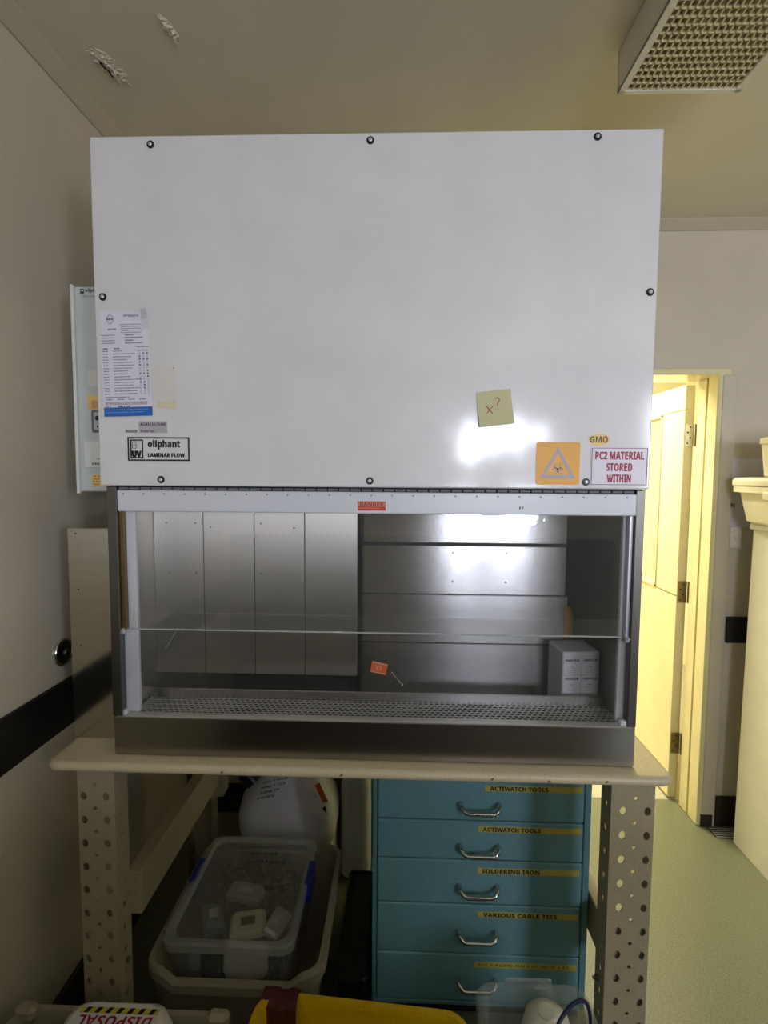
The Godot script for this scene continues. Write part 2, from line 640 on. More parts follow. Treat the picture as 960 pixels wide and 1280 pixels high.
func room() -> void:
	var X0 := -0.90
	var X1 := 4.2
	var ZB := -2.30
	var ZF := 2.75
	var H := 2.56
	var st := tool()
	box(st, Vector3(X0 - 0.1, -0.1, ZB - 0.18), Vector3(X1 + 0.1, 0, ZF + 0.15))
	struct("floor", st, M.floor)
	st = tool()
	box(st, Vector3(X0 - 0.1, H, ZB - 0.18), Vector3(X1 + 0.1, H + 0.1, ZF + 0.15))
	var ceil_ := struct("ceiling", st, M.ceiling)
	st = tool()
	box(st, Vector3(X0 - 0.1, 0, ZB - 0.18), Vector3(X0, H, ZF + 0.15))
	struct("wall_left", st, M.wall)
	st = tool()
	box(st, Vector3(X1, 0, ZB - 0.18), Vector3(X1 + 0.1, H, ZF + 0.15))
	struct("wall_right", st, M.wall)
	# back wall with the doorway
	st = tool()
	box(st, Vector3(X0, 0, ZB - 0.18), Vector3(0.42, H, ZB))
	box(st, Vector3(1.35, 0, ZB - 0.18), Vector3(X1, H, ZB))
	box(st, Vector3(0.42, 1.97, ZB - 0.18), Vector3(1.35, H, ZB))
	struct("wall_back", st, M.wall)
	# wall behind the camera with two windows
	var wins := [[0.39, 1.41, 1.02, 2.14], [2.25, 3.05, 1.2, 2.3]]
	st = tool()
	box(st, Vector3(X0, 0, ZF), Vector3(0.39, H, ZF + 0.15))
	box(st, Vector3(1.41, 0, ZF), Vector3(2.25, H, ZF + 0.15))
	box(st, Vector3(3.05, 0, ZF), Vector3(X1, H, ZF + 0.15))
	for w in wins:
		box(st, Vector3(w[0], 0, ZF), Vector3(w[1], w[2], ZF + 0.15))
		box(st, Vector3(w[0], w[3], ZF), Vector3(w[1], H, ZF + 0.15))
	struct("wall_front", st, M.wall)
	var wi := 1
	for w in wins:
		st = tool()
		var z0 := ZF - 0.01
		var z1 := ZF + 0.035
		box(st, Vector3(w[0], w[2], z0), Vector3(w[0] + 0.03, w[3], z1), 0.003)
		box(st, Vector3(w[1] - 0.03, w[2], z0), Vector3(w[1], w[3], z1), 0.003)
		box(st, Vector3(w[0], w[2], z0), Vector3(w[1], w[2] + 0.03, z1), 0.003)
		box(st, Vector3(w[0], w[3] - 0.03, z0), Vector3(w[1], w[3], z1), 0.003)
		var cx: float = lerpf(w[0], w[1], 0.58)
		box(st, Vector3(cx - 0.015, w[2], z0), Vector3(cx + 0.015, w[3], z1), 0.003)
		var win := struct("window_%d" % wi, st, M.fitting)
		st = tool()
		box(st, Vector3(w[0] + 0.03, w[2] + 0.03, ZF + 0.01), Vector3(w[1] - 0.03, w[3] - 0.03, ZF + 0.014))
		part("pane", st, M.glass, win)
		wi += 1
	# cornices
	st = tool()
	cove(st, Vector3(X0, H, ZF), Vector3(X0, H, ZB), Vector3(1, 0, 0))
	struct("trim_1", st, M.cornice)
	st = tool()
	cove(st, Vector3(X0, H, ZB), Vector3(X1, H, ZB), Vector3(0, 0, 1))
	struct("trim_2", st, M.cornice)
	# black bumper rails
	st = tool()
	box(st, Vector3(X0, 0.846, ZB), Vector3(X0 + 0.012, 0.976, ZF), 0.004)
	struct("trim_3", st, M.rail)
	st = tool()
	box(st, Vector3(1.385, 0.818, ZB), Vector3(X1, 0.932, ZB + 0.012), 0.004)
	struct("trim_4", st, M.rail)
	# skirtings
	st = tool()
	box(st, Vector3(X0, 0, ZB), Vector3(X0 + 0.012, 0.15, ZF), 0.004)
	struct("baseboard_left", st, M.skirt)
	st = tool()
	box(st, Vector3(1.378, 0, ZB), Vector3(X1, 0.135, ZB + 0.012), 0.004)
	box(st, Vector3(X0 + 0.012, 0, ZB), Vector3(0.36, 0.135, ZB + 0.012), 0.004)
	struct("baseboard_back", st, M.skirt)
	peeling(ceil_, Vector3(-0.757, H, -1.42), 0.078, 0.030, 7, 41, true)
	peeling(ceil_, Vector3(-0.553, H, -1.305), 0.050, 0.014, 3, 43, false)
	# unseen leaf cards added outside the nearer window to break up its reflection
	st = tool()
	var cr := RandomNumberGenerator.new()
	cr.seed = 5
	for k in 900:
		var p := Vector3(cr.randf_range(0.40, 1.40), cr.randf_range(1.03, 2.14), cr.randf_range(2.84, 2.89))
		var e := Vector2((p.x - 0.92) / 0.44, (p.y - 1.91 - 0.06 * (p.x - 0.9)) / 0.16)
		var e2 := Vector2((p.x - 0.66) / 0.15, (p.y - 1.80) / 0.17)
		if e.length() + 0.30 * sin(p.x * 27.0) < 1.0 or e2.length() < 1.0:
			continue
		if p.y < 1.40 and (absf(p.x - 0.60) < 0.15 or absf(p.x - 1.16) < 0.19):
			continue
		xbox(st, Transform3D(Basis(Vector3(0, 0, 1), cr.randf_range(-2.0, 2.0)) * Basis(Vector3(0, 1, 0), cr.randf_range(-0.5, 0.5)), p), Vector3(0.085, 0.05, 0.001))
	var crp := part("added_leaf_blocker", st, M.blocker_leaves, self, "dark leaf cards added outside the window behind the camera to break up its reflection")
	crp.set_meta("kind", "stuff")
	crp.set_meta("category", "light_blocker")
	# low partition added out of view to keep window light off the under-bench
	st = tool()
	box(st, Vector3(X0, 0, 0.35), Vector3(1.1, 1.20, 0.45), 0.004)
	struct("wall_added_blocker", st, M.partition)
	# door frame: pressed jamb with a stop, head and architrave
	st = tool()
	box(st, Vector3(1.300, 0, -2.365), Vector3(1.352, 1.952, -2.289), 0.004)
	box(st, Vector3(1.318, 0, -2.376), Vector3(1.352, 1.945, -2.364), 0.002)
	box(st, Vector3(1.300, 0, -2.44), Vector3(1.352, 1.945, -2.374), 0.003)
	box(st, Vector3(1.346, 0, -2.484), Vector3(1.352, 1.945, -2.438), 0.001)
	box(st, Vector3(0.40, 1.945, -2.484), Vector3(1.352, 1.972, -2.289), 0.003)
	box(st, Vector3(0.40, 0, -2.484), Vector3(0.44, 1.95, -2.289), 0.003)
	var fr := struct("trim_5", st, M.frame)
	st = tool()
	box(st, Vector3(1.318, 0, -2.300), Vector3(1.375, 1.945, -2.286), 0.003)
	part("architrave", st, M.wall, fr)
	st = tool()
	box(st, Vector3(1.3155, 0.0, -2.297), Vector3(1.366, 0.055, -2.2845), 0.002)
	part("kick_block", st, M.skirt, fr)
	# the door leaf, open into the next room
	st = tool()
	var lx0 := 1.269
	var lx1 := 1.312
	var zn := -2.482
	var zf := -3.30
	box(st, Vector3(lx0, 0.01, zf), Vector3(lx1, 0.98, zn), 0.003)
	box(st, Vector3(lx0, 1.82, zf), Vector3(lx1, 1.936, zn), 0.003)
	box(st, Vector3(lx0, 0.97, -2.690), Vector3(lx1, 1.83, zn), 0.003)
	box(st, Vector3(lx0, 0.97, zf), Vector3(lx1, 1.83, -3.10), 0.003)
	var door := struct("door_1", st, M.leaf, "cream door leaf with a tall vision panel, standing open", "door")
	st = tool()
	for e in [lx0 - 0.006, lx1 - 0.006]:
		box(st, Vector3(e, 0.975, -2.70), Vector3(e + 0.012, 1.825, -2.684), 0.003)
		box(st, Vector3(e, 0.975, -3.106), Vector3(e + 0.012, 1.825, -3.09), 0.003)
		box(st, Vector3(e, 0.975, -3.106), Vector3(e + 0.012, 0.991, -2.684), 0.003)
		box(st, Vector3(e, 1.809, -3.106), Vector3(e + 0.012, 1.825, -2.684), 0.003)
	part("glazing_bead", st, M.frame, door)
	st = tool()
	box(st, Vector3(1.288, 0.985, -3.10), Vector3(1.292, 1.82, -2.69))
	part("pane", st, M.glass, door)
	hinge(door, 1.711, true)
	hinge(door, 0.995, false)
	hinge(door, 0.276, false)

func cove(st: SurfaceTool, a: Vector3, b: Vector3, inward: Vector3) -> void:
	var s := 0.037
	var prof := [Vector2(0, 0), Vector2(s, 0), Vector2(s, -0.004), Vector2(0.006, -s), Vector2(0, -s)]
	var c := (a + b) * 0.5 + inward * 0.01 + Vector3(0, -0.01, 0)
	var ra := []
	var rb := []
	for p in prof:
		ra.append(a + inward * p.x + Vector3(0, p.y, 0))
		rb.append(b + inward * p.x + Vector3(0, p.y, 0))
	for i in prof.size():
		var j := (i + 1) % prof.size()
		face(st, [ra[i], ra[j], rb[j], rb[i]], c)

func peeling(parent: Node3D, c: Vector3, lenz: float, wid: float, n: int, sd: int, hole: bool) -> void:
	# blistered, flaking paint: one lumpy skin below the ceiling, torn slits and a few curled flakes
	var r := RandomNumberGenerator.new()
	r.seed = sd
	var nz := FastNoiseLite.new()
	nz.seed = sd
	nz.frequency = 38.0
	var dir := Vector3(0.20, 0, -1).normalized()
	var side := Vector3(1, 0, 0.20).normalized()
	var nu := 36
	var nv := 18
	var g := []
	for i in nu + 1:
		var row := []
		for j in nv + 1:
			var u := -1.0 + 2.0 * i / nu
			var v := -1.0 + 2.0 * j / nv
			var p := c + dir * (u * lenz) + side * (v * wid)
			var e := u * u + v * v + 0.55 * nz.get_noise_2d(p.x * 1.3, p.z * 1.3)
			var k := clampf(1.0 - e, 0.0, 1.0)
			p.y += 0.0015 - 0.009 * pow(k, 0.7) * (0.55 + 0.9 * nz.get_noise_2d(p.x * 2.4 + 3.0, p.z * 2.4))
			row.append(p)
		g.append(row)
	var st := tool()
	for i in nu:
		for j in nv:
			var m: Vector3 = (g[i][j] + g[i + 1][j + 1]) * 0.5
			face(st, [g[i][j], g[i + 1][j], g[i + 1][j + 1]], m + Vector3(0, 0.1, 0))
			face(st, [g[i][j], g[i + 1][j + 1], g[i][j + 1]], m + Vector3(0, 0.1, 0))
	part("peeling_paint", st, M.flake_skin, parent)
	for i in n:
		st = tool()
		var o := c + dir * r.randf_range(-lenz * 0.75, lenz * 0.75) + side * r.randf_range(-wid * 0.1, wid * 0.45) * -1.0 + Vector3(0, -0.006, 0)
		var L := r.randf_range(0.004, 0.011)
		var W := r.randf_range(0.002, 0.005)
		var tilt := Basis(Vector3(0, 1, 0), r.randf_range(-0.4, 0.4) - 0.2) * Basis(Vector3(0, 0, 1), r.randf_range(-0.5, 0.5))
		var ring := []
		var low := []
		for k in 8:
			var t := TAU * k / 8
			var rr := r.randf_range(0.6, 1.1)
			var q := Vector3(W * cos(t) * rr, 0, L * sin(t) * rr)
			ring.append(q)
			low.append(q * 0.95 + Vector3(0, -0.0012, 0))
		var xf := Transform3D(tilt, o)
		skin(st, [moved(low, xf), moved(ring, xf)], true)
		part("paint_flake", st, M.flake, parent)
	if hole:
		for i in 4:
			st = tool()
			var o := c + dir * (-0.022 + 0.013 * i) + side * (-0.005 + r.randf_range(-0.003, 0.003)) + Vector3(0, -0.0075, 0)
			var ring := []
			var low := []
			for k in 8:
				var t := TAU * k / 8
				var rr := r.randf_range(0.6, 1.1)
				var q := Vector3(0.0035 * cos(t) * rr, 0, 0.008 * sin(t) * rr)
				ring.append(q)
				low.append(q + Vector3(0, -0.0012, 0))
			var xf := Transform3D(Basis(Vector3.UP, -0.2), o)
			skin(st, [moved(low, xf), moved(ring, xf)], true)
			part("bare_patch", st, M.skirt, parent)

func far_room() -> void:
	var st := tool()
	box(st, Vector3(-0.6, -0.1, -4.6), Vector3(2.4, 0, -2.48))
	struct("floor_001", st, M.floor_far)
	st = tool()
	box(st, Vector3(-0.6, 2.56, -4.6), Vector3(2.4, 2.66, -2.48))
	struct("ceiling_001", st, M.far)
	st = tool()
	box(st, Vector3(-0.6, 0, -4.6), Vector3(2.4, 2.56, -4.5))
	struct("wall_far", st, M.far)
	st = tool()
	box(st, Vector3(2.3, 0, -4.5), Vector3(2.4, 2.56, -2.48))
	struct("wall_far_right", st, M.far)
	st = tool()
	box(st, Vector3(-0.6, 0, -4.5), Vector3(-0.5, 2.56, -2.48))
	struct("wall_far_left", st, M.far)
	var t := thing("tube_lamp", "warm tube lamp on the ceiling of the room beyond the door", "lamp", Vector3(0.75, 2.56, -3.25))
	st = tool()
	box(st, Vector3(-0.10, -0.05, -0.62), Vector3(0.10, 0, 0.62), 0.006)
	part("housing", st, M.fitting, t)
	st = tool()
	box(st, Vector3(-0.08, -0.075, -0.58), Vector3(0.08, -0.05, 0.58), 0.008)
	part("diffuser", st, M.lamp, t)

func bench() -> void:
	var t := thing("workbench", "cream workbench with rounded front edge and punched steel legs under the flow cabinet", "bench")
	# top: bullnose slab
	var st := tool()
	var xa := -0.812
	var xb := 0.606
	var zf := -1.148
	var zb := -1.90
	var y0 := 0.8455
	var y1 := 0.868
	var rings := []
	var cx := (xa + xb) * 0.5
	var cz := (zf + zb) * 0.5
	var r := (y1 - y0) * 0.5
	for k in 9:
		var a := -PI * 0.5 + PI * k / 8.0
		var ins := r * (1.0 - cos(a))
		rings.append(moved(rrect((xb - xa) * 0.5 - ins, (zf - zb) * 0.5 - ins, 0.03 - ins, (y0 + y1) * 0.5 + r * sin(a), 5), Transform3D(Basis(), Vector3(cx, 0, cz))))
	skin(st, rings)
	part("bench_top", st, M.bench, t)
	var L := 0.0072
	perforated_leg(t, -0.744, -0.657, -1.165, 1.0, [[-0.744, -0.7165, L, 0.0098, 0.0, 0.0], [-0.7165, -0.6905, 0.0042, 0.0042, 0.0286, 0.0], [-0.6905, -0.657, L, 0.0098, 0.0, -0.003]], 0.781, 0.50)
	perforated_leg(t, 0.473, 0.569, -1.165, 1.0, [[0.473, 0.5145, L, 0.0098, 0.0, 0.006], [0.5145, 0.5395, 0.0042, 0.0042, 0.0286, 0.0], [0.5395, 0.569, L, 0.0098, 0.0, 0.0]], 0.781, 0.50)
	perforated_leg(t, -0.744, -0.657, -1.835, -1.0, [[-0.744, -0.657, 0.0, 0.0, 0.0, 0.0]], 0.781, 0.0)
	perforated_leg(t, 0.473, 0.569, -1.835, -1.0, [[0.473, 0.569, 0.0, 0.0, 0.0, 0.0]], 0.781, 0.0)
	# inner posts and the side rails
	for sr in [[-0.668, -0.630, 0.445, 0.555], [0.524, 0.562, 0.275, 0.385]]:
		st = tool()
		box(st, Vector3(sr[0], sr[2], -1.775), Vector3(sr[1], sr[3], -1.222), 0.002)
		part("side_rail", st, M.leg, t)
	st = tool()
	box(st, Vector3(-0.657, 0.40, -1.835), Vector3(-0.615, 0.845, -1.775), 0.002)
	box(st, Vector3(-0.615, 0.42, -1.80), Vector3(-0.606, 0.845, -1.775), 0.001)
	part("rear_bracket", st, M.leg, t)
	for p in [Vector3(0.468, 0.352, -1.165), Vector3(-0.652, 0.352, -1.165)]:
		st = tool()
		lathe(st, [Vector2(0.007, 0.0), Vector2(0.007, 0.006), Vector2(0.004, 0.006), Vector2(0.004, 0.012)], Transform3D(Basis(Vector3(0, 0, 1), PI * 0.5), p + Vector3(0.002, 0, -0.03)), 6, true)
		part("bolt", st, M.hinge, t)
	for p in [Vector3(-0.40, 0.8565, zf), Vector3(0.205, 0.857, zf), Vector3(0.33, 0.855, zf), Vector3(0.455, 0.857, zf), Vector3(-0.13, 0.857, zf)]:
		st = tool()
		xbox(st, Transform3D(Basis(Vector3(0, 0, 1), 0.4), p), Vector3(0.007, 0.004, 0.001), 0.0004)
		part("edge_chip", st, M.brown_card, t)

func cabinet() -> void:
	var t := thing("laminar_flow_cabinet", "large white and steel laminar flow cabinet standing on the bench", "cabinet")
	var st := tool()
	# upper body behind the cover
	box(st, Vector3(-0.668, 1.500, -1.75), Vector3(0.530, 2.240, -1.202), 0.004)
	part("upper_housing", st, M.white, t)
	st = tool()
	box(st, Vector3(-0.680, 1.499, -1.202), Vector3(0.5365, 2.2485, -1.1845), 0.0025)
	part("cover_panel", st, M.white, t)
	for p in [Vector2(-0.546, 2.230), Vector2(-0.074, 2.232), Vector2(0.400, 2.233), Vector2(-0.660, 1.912), Vector2(0.521, 1.917), Vector2(-0.540, 1.513), Vector2(-0.072, 1.5135), Vector2(0.400, 1.5145)]:
		screw(t, Vector3(p.x, p.y, -1.1846))
	# steel shell: sides, bottom, fascia
	st = tool()
	box(st, Vector3(-0.668, 0.869, -1.75), Vector3(-0.650, 1.500, -1.205), 0.001)
	part("side_panel", st, M.steel_dull, t)
	st = tool()
	box(st, Vector3(0.513, 0.869, -1.75), Vector3(0.531, 1.500, -1.205), 0.001)
	part("side_panel", st, M.steel_dull, t)
	st = tool()
	box(st, Vector3(-0.668, 0.962, -1.21), Vector3(-0.6455, 1.497, -1.1885), 0.0015)
	box(st, Vector3(-0.668, 1.443, -1.1885), Vector3(-0.6455, 1.445, -1.1878))
	part("upright", st, M.steel_dull, t)
	st = tool()
	box(st, Vector3(0.5115, 0.962, -1.21), Vector3(0.531, 1.497, -1.1885), 0.0015)
	part("upright", st, M.steel_dull, t)
	st = tool()
	box(st, Vector3(-0.668, 0.869, -1.21), Vector3(0.531, 0.9625, -1.189), 0.003)
	part("fascia", st, M.fascia, t)
	st = tool()
	box(st, Vector3(-0.660, 0.9615, -1.2155), Vector3(0.523, 0.9632, -1.1895), 0.0006)
	part("fascia_ledge", st, M.mesh_steel, t)
	# liner
	st = tool()
	box(st, Vector3(-0.650, 0.869, -1.75), Vector3(0.513, 1.50, -1.70))
	part("rear_liner", st, M.steel_dull, t)
	st = tool()
	box(st, Vector3(-0.650, 0.869, -1.70), Vector3(-0.640, 1.49, -1.226))
	part("inner_side", st, M.steel_v, t)
	st = tool()
	box(st, Vector3(0.506, 0.869, -1.70), Vector3(0.513, 1.49, -1.226))
	part("inner_side", st, M.steel_dull, t)
	st = tool()
	box(st, Vector3(-0.640, 0.869, -1.70), Vector3(0.506, 0.876, -1.21))
	part("work_tray", st, M.steel, t)
	st = tool()
	box(st, Vector3(-0.640, 1.478, -1.70), Vector3(0.506, 1.50, -1.21))
	part("inner_top", st, M.steel_dull, t)
	# front grille: a punched sheet with its ledge and raised lip
	st = tool()
	var rows := 7
	var rz := 0.083 / rows
	for j in rows:
		var cells := []
		var off := 0.0 if j % 2 == 0 else 0.00675
		if off > 0.0:
			cells.append([off, 0.0, 0.0])
		for i in 84:
			cells.append([0.0135, 0.0050, 0.0062])
		hole_strip(st, Vector3(-0.632, 0.9615, -1.216 - rz * j), Vector3(0, 0, -1), Vector3(1, 0, 0), Vector3.UP, 0.0015, rz, cells, 6)
	var g := part("front_grille", st, M.mesh_steel, t)
	g.set_meta("kind", "stuff")
	st = tool()
	box(st, Vector3(-0.640, 0.876, -1.306), Vector3(0.506, 0.985, -1.300), 0.002)
	part("tray_lip", st, M.steel, t)
	st = tool()
	box(st, Vector3(-0.640, 0.877, -1.2995), Vector3(0.506, 0.885, -1.2115))
	part("plenum", st, M.dark, t)
	# white inner uprights
	st = tool()
	box(st, Vector3(-0.652, 0.9625, -1.228), Vector3(-0.6175, 1.478, -1.214), 0.002)
	part("inner_upright", st, M.rail_white, t)
	st = tool()
	box(st, Vector3(0.4965, 0.9625, -1.228), Vector3(0.527, 1.478, -1.214), 0.002)
	part("inner_upright", st, M.rail_white, t)
	st = tool()
	box(st, Vector3(-0.6455, 1.165, -1.212), Vector3(-0.636, 1.44, -1.198), 0.001)
	part("sash_guide", st, M.bronze, t)
	st = tool()
	box(st, Vector3(0.503, 1.165, -1.212), Vector3(0.5115, 1.44, -1.198), 0.001)
	part("sash_guide", st, M.alu, t)
	# hinged white rail above the opening
	st = tool()
	box(st, Vector3(-0.6435, 1.4405, -1.200), Vector3(0.5125, 1.4885, -1.1865), 0.0025)
	var rail := part("sash_rail", st, M.rail_white, t)
	st = tool()
	for i in 25:
		lathe(st, [Vector2(0.0022, 0.0), Vector2(0.0016, 0.0012)], Transform3D(Basis(Vector3.RIGHT, PI * 0.5), Vector3(-0.628 + 0.0466 * i, 1.481, -1.1866)), 8, true)
	part("rivet", st, M.grey_print, rail).set_meta("kind", "stuff")
	st = tool()
	for i in 46:
		tube(st, [Vector3(-0.640 + 0.025 * i, 1.4925, -1.192), Vector3(-0.640 + 0.025 * i + 0.0215, 1.4925, -1.192)], 0.0032, 8)
	part("piano_hinge", st, M.ctl_grey, rail).set_meta("kind", "stuff")
	st = tool()
	box(st, Vector3(-0.6455, 1.4875, -1.21), Vector3(0.5125, 1.4995, -1.199))
	part("hinge_backing", st, M.dark, rail)
	st = tool()
	scribble(st, Vector3(0.258, 1.452, -1.1862), Vector3.RIGHT, Vector3.UP, 0.008, 0.008, 5, 0.0012)
	part("pen_mark", st, M.ink, rail)
	# upper glass sash and hinged clear lower shield
	st = tool()
	box(st, Vector3(-0.6435, 1.1635, -1.2105), Vector3(0.5095, 1.441, -1.2065), 0.0006)
	part("glass_sash", st, M.glass, t)
	st = tool()
	box(st, Vector3(-0.6435, 1.1625, -1.2108), Vector3(0.5095, 1.1655, -1.2062), 0.0006)
	part("sash_edge", st, M.acrylic_edge, t)
	st = tool()
	box(st, Vector3(-0.6475, 0.9635, -1.2025), Vector3(0.512, 1.2055, -1.1985), 0.0006)
	var sh := part("clear_shield", st, M.acrylic, t)
	for x in [-0.644, 0.507]:
		st = tool()
		xbox(st, Transform3D(Basis(), Vector3(x, 1.162, -1.198)), Vector3(0.010, 0.014, 0.010), 0.002)
		tube(st, [Vector3(x - 0.004, 1.158, -1.192), Vector3(x + 0.004, 1.166, -1.190)], 0.0025, 8)
		part("shield_clip", st, M.alu, t)
	for x in [-0.648, 0.507]:
		st = tool()
		xbox(st, Transform3D(Basis(), Vector3(x, 0.969, -1.199)), Vector3(0.018, 0.012, 0.014), 0.002)
		part("shield_foot", st, M.rail_white, t)
	# scratches and the crumpled tear on the shield
	st = tool()
	scratch(st, Vector3(-0.518, 1.165, -1.1984), Vector3(-0.545, 1.122, -1.1984))
	part("scratch", st, M.acrylic_edge, sh).set_meta("kind", "stuff")
	st = tool()
	scratch(st, Vector3(-0.02, 1.075, -1.1984), Vector3(0.006, 1.045, -1.1984))
	part("scratch", st, M.acrylic_edge, sh).set_meta("kind", "stuff")
	st = tool()
	xbox(st, Transform3D(Basis(Vector3(0, 0, 1), -0.20), Vector3(-0.0495, 1.0855, -1.1980)), Vector3(0.037, 0.026, 0.0008), 0.0003)
	var os := part("warning_sticker", st, M.orange, sh, "small tilted orange sticker on the clear shield")
	st = tool()
	for e in [[-0.0495, 1.0855]]:
		ring_mark(st, Vector3(e[0], e[1], -1.1974), 0.0062, 0.0034, 20)
	xbox(st, Transform3D(Basis(Vector3(0, 0, 1), -0.20), Vector3(-0.0475, 1.0962, -1.1975)), Vector3(0.034, 0.0022, 0.0004))
	xbox(st, Transform3D(Basis(Vector3(0, 0, 1), -0.20), Vector3(-0.0515, 1.0745, -1.1975)), Vector3(0.034, 0.0022, 0.0004))
	part("sticker_print", st, M.orange_pale, os)
	# DANGER sticker
	st = tool()
	box(st, Vector3(-0.0985, 1.4475, -1.1868), Vector3(-0.0365, 1.4685, -1.1860), 0.0003)
	var dg := part("danger_sticker", st, M.danger, t, "red DANGER sticker on the white rail")
	st = tool()
	box(st, Vector3(-0.0975, 1.4565, -1.1862), Vector3(-0.0375, 1.4677, -1.1857))
	part("sticker_band", st, M.danger_top, dg)
	words("sticker_lettering", "DANGER", Vector3(-0.067, 1.4622, -1.1856), 0.052, 0.0085, M.danger_ink, dg)
	st = tool()
	box(st, Vector3(-0.0965, 1.4525, -1.1862), Vector3(-0.050, 1.4535, -1.1857))
	part("sticker_line", st, M.orange_pale, dg)
	# steel panels stood inside: left one of upright strips, right one of level strips
	st = tool()
	box(st, Vector3(-0.639, 1.008, -1.362), Vector3(-0.112, 1.44, -1.357))
	var lp := part("rear_panel", st, M.dark, t, "brushed steel panel of four upright strips")
	for k in [[-0.639, -0.511], [-0.509, -0.379], [-0.377, -0.249], [-0.247, -0.113]]:
		st = tool()
		box(st, Vector3(k[0], 1.006, -1.3565), Vector3(k[1], 1.442, -1.352), 0.0012)
		part("panel_strip", st, M.steel_v, lp)
	for p in [Vector2(-0.605, 1.40), Vector2(-0.53, 1.40), Vector2(-0.60, 1.27), Vector2(-0.53, 1.27), Vector2(-0.49, 1.39), Vector2(-0.36, 1.40), Vector2(-0.36, 1.27), Vector2(-0.275, 1.39)]:
		st = tool()
		lathe(st, [Vector2(0.0025, 0.0), Vector2(0.0016, 0.001)], Transform3D(Basis(Vector3.RIGHT, PI * 0.5), Vector3(p.x, p.y, -1.352)), 8, true)
		part("rivet", st, M.ctl_grey, lp)
	st = tool()
	box(st, Vector3(-0.112, 0.876, -1.475), Vector3(0.449, 1.44, -1.468))
	var rp := part("rear_panel", st, M.dark, t, "brushed steel panel of four level strips")
	for k in [[0.878, 1.061], [1.063, 1.198], [1.200, 1.334], [1.342, 1.442]]:
		st = tool()
		box(st, Vector3(-0.113 if k[0] < 1.34 else -0.106, k[0], -1.4675), Vector3(0.448, k[1], -1.460), 0.0015)
		part("panel_strip", st, M.steel, rp)
	for p in [Vector2(0.14, 1.42), Vector2(0.285, 1.42), Vector2(0.14, 1.315), Vector2(0.285, 1.315), Vector2(0.14, 1.235), Vector2(0.285, 1.235)]:
		st = tool()
		lathe(st, [Vector2(0.003, 0.0), Vector2(0.002, 0.001)], Transform3D(Basis(Vector3.RIGHT, PI * 0.5), Vector3(p.x, p.y, -1.460)), 8, true)
		part("rivet", st, M.alu, rp)
	# printed plate of the maker
	st = tool()
	frame_bars(st, -0.614, -0.474, 1.5545, 1.6075, 0.0034, -1.1843)
	frame_bars(st, -0.608, -0.5785, 1.560, 1.602, 0.0030, -1.1843)
	var lg := part("maker_plate", st, M.ink, t, "black framed maker's plate")
	words("plate_lettering", "oliphant", Vector3(-0.5315, 1.5905, -1.1842), 0.072, 0.0205, M.ink, lg, true, Basis(), "Droid Sans", 0.0006)
	words("plate_lettering", "LAMINAR FLOW", Vector3(-0.5265, 1.5675, -1.1842), 0.083, 0.0085, M.ink, lg, true, Basis(), "Droid Sans", 0.0004)
	words("plate_lettering", "UV", Vector3(-0.5935, 1.5700, -1.1842), 0.0205, 0.013, M.ink, lg, true, Basis(), "Droid Sans", 0.0012)
	st = tool()
	frame_bars(st, -0.6035, -0.594, 1.582, 1.5975, 0.0012, -1.1843)
	box(st, Vector3(-0.5995, 1.5865, -1.1847), Vector3(-0.598, 1.5935, -1.1841))
	part("plate_mark", st, M.ink, lg)
	# small silver asset label, faded print, old tape marks
	st = tool()
	box(st, Vector3(-0.588, 1.6165, -1.1847), Vector3(-0.523, 1.6425, -1.1838), 0.0003)
	var al := part("asset_label", st, M.silver_label, t, "small silver label with dark and purple print")
	words("label_lettering", "AGRICULTURE", Vector3(-0.555, 1.6355, -1.1838), 0.058, 0.0065, M.ink, al)
	words("label_lettering", "PLANT No", Vector3(-0.568, 1.6205, -1.1838), 0.03, 0.005, M.purple, al)
	st = tool()
	box(st, Vector3(-0.618, 1.617, -1.1847), Vector3(-0.591, 1.6235, -1.1840), 0.0002)
	part("faded_print", st, M.grey_print, t)
	st = tool()
	box(st, Vector3(-0.555, 1.690, -1.1847), Vector3(-0.502, 1.762, -1.1840), 0.0002)
	var gp := part("tape_residue", st, M.residue, t)
	st = tool()
	box(st, Vector3(-0.546, 1.671, -1.1847), Vector3(-0.502, 1.687, -1.1840), 0.0002)
	part("tape_remnant", st, M.residue_tape, gp)
	st = tool()
	lathe(st, [Vector2(0.0012, 0.0), Vector2(0.0008, 0.0008)], Transform3D(Basis(Vector3.RIGHT, PI * 0.5), Vector3(-0.506, 1.759, -1.184)), 8, true)
	part("pin_hole", st, M.ink, gp)
	# GMO oval
	st = tool()
	skin(st, [moved(circle(0.0235, 0.0, 28, 0.0125), Transform3D(Basis(Vector3.RIGHT, PI * 0.5), Vector3(0.425, 1.606, -1.1847))), moved(circle(0.0235, 0.0008, 28, 0.0125), Transform3D(Basis(Vector3.RIGHT, PI * 0.5), Vector3(0.425, 1.606, -1.1847)))], true)
	var gm := part("gmo_sticker", st, M.gmo, t, "pale orange oval GMO sticker")
	words("sticker_lettering", "GMO", Vector3(0.4245, 1.6065, -1.1837), 0.038, 0.0135, M.gmo_ink, gm)

func scratch(st: SurfaceTool, a: Vector3, b: Vector3) -> void:
	var r := RandomNumberGenerator.new()
	r.seed = 17
	for i in 9:
		var p := a.lerp(b, (i + r.randf() * 0.6) / 9.0)
		xbox(st, Transform3D(Basis(Vector3(0, 0, 1), r.randf_range(0.6, 1.4)), p), Vector3(r.randf_range(0.002, 0.006), r.randf_range(0.0006, 0.0018), 0.0004))

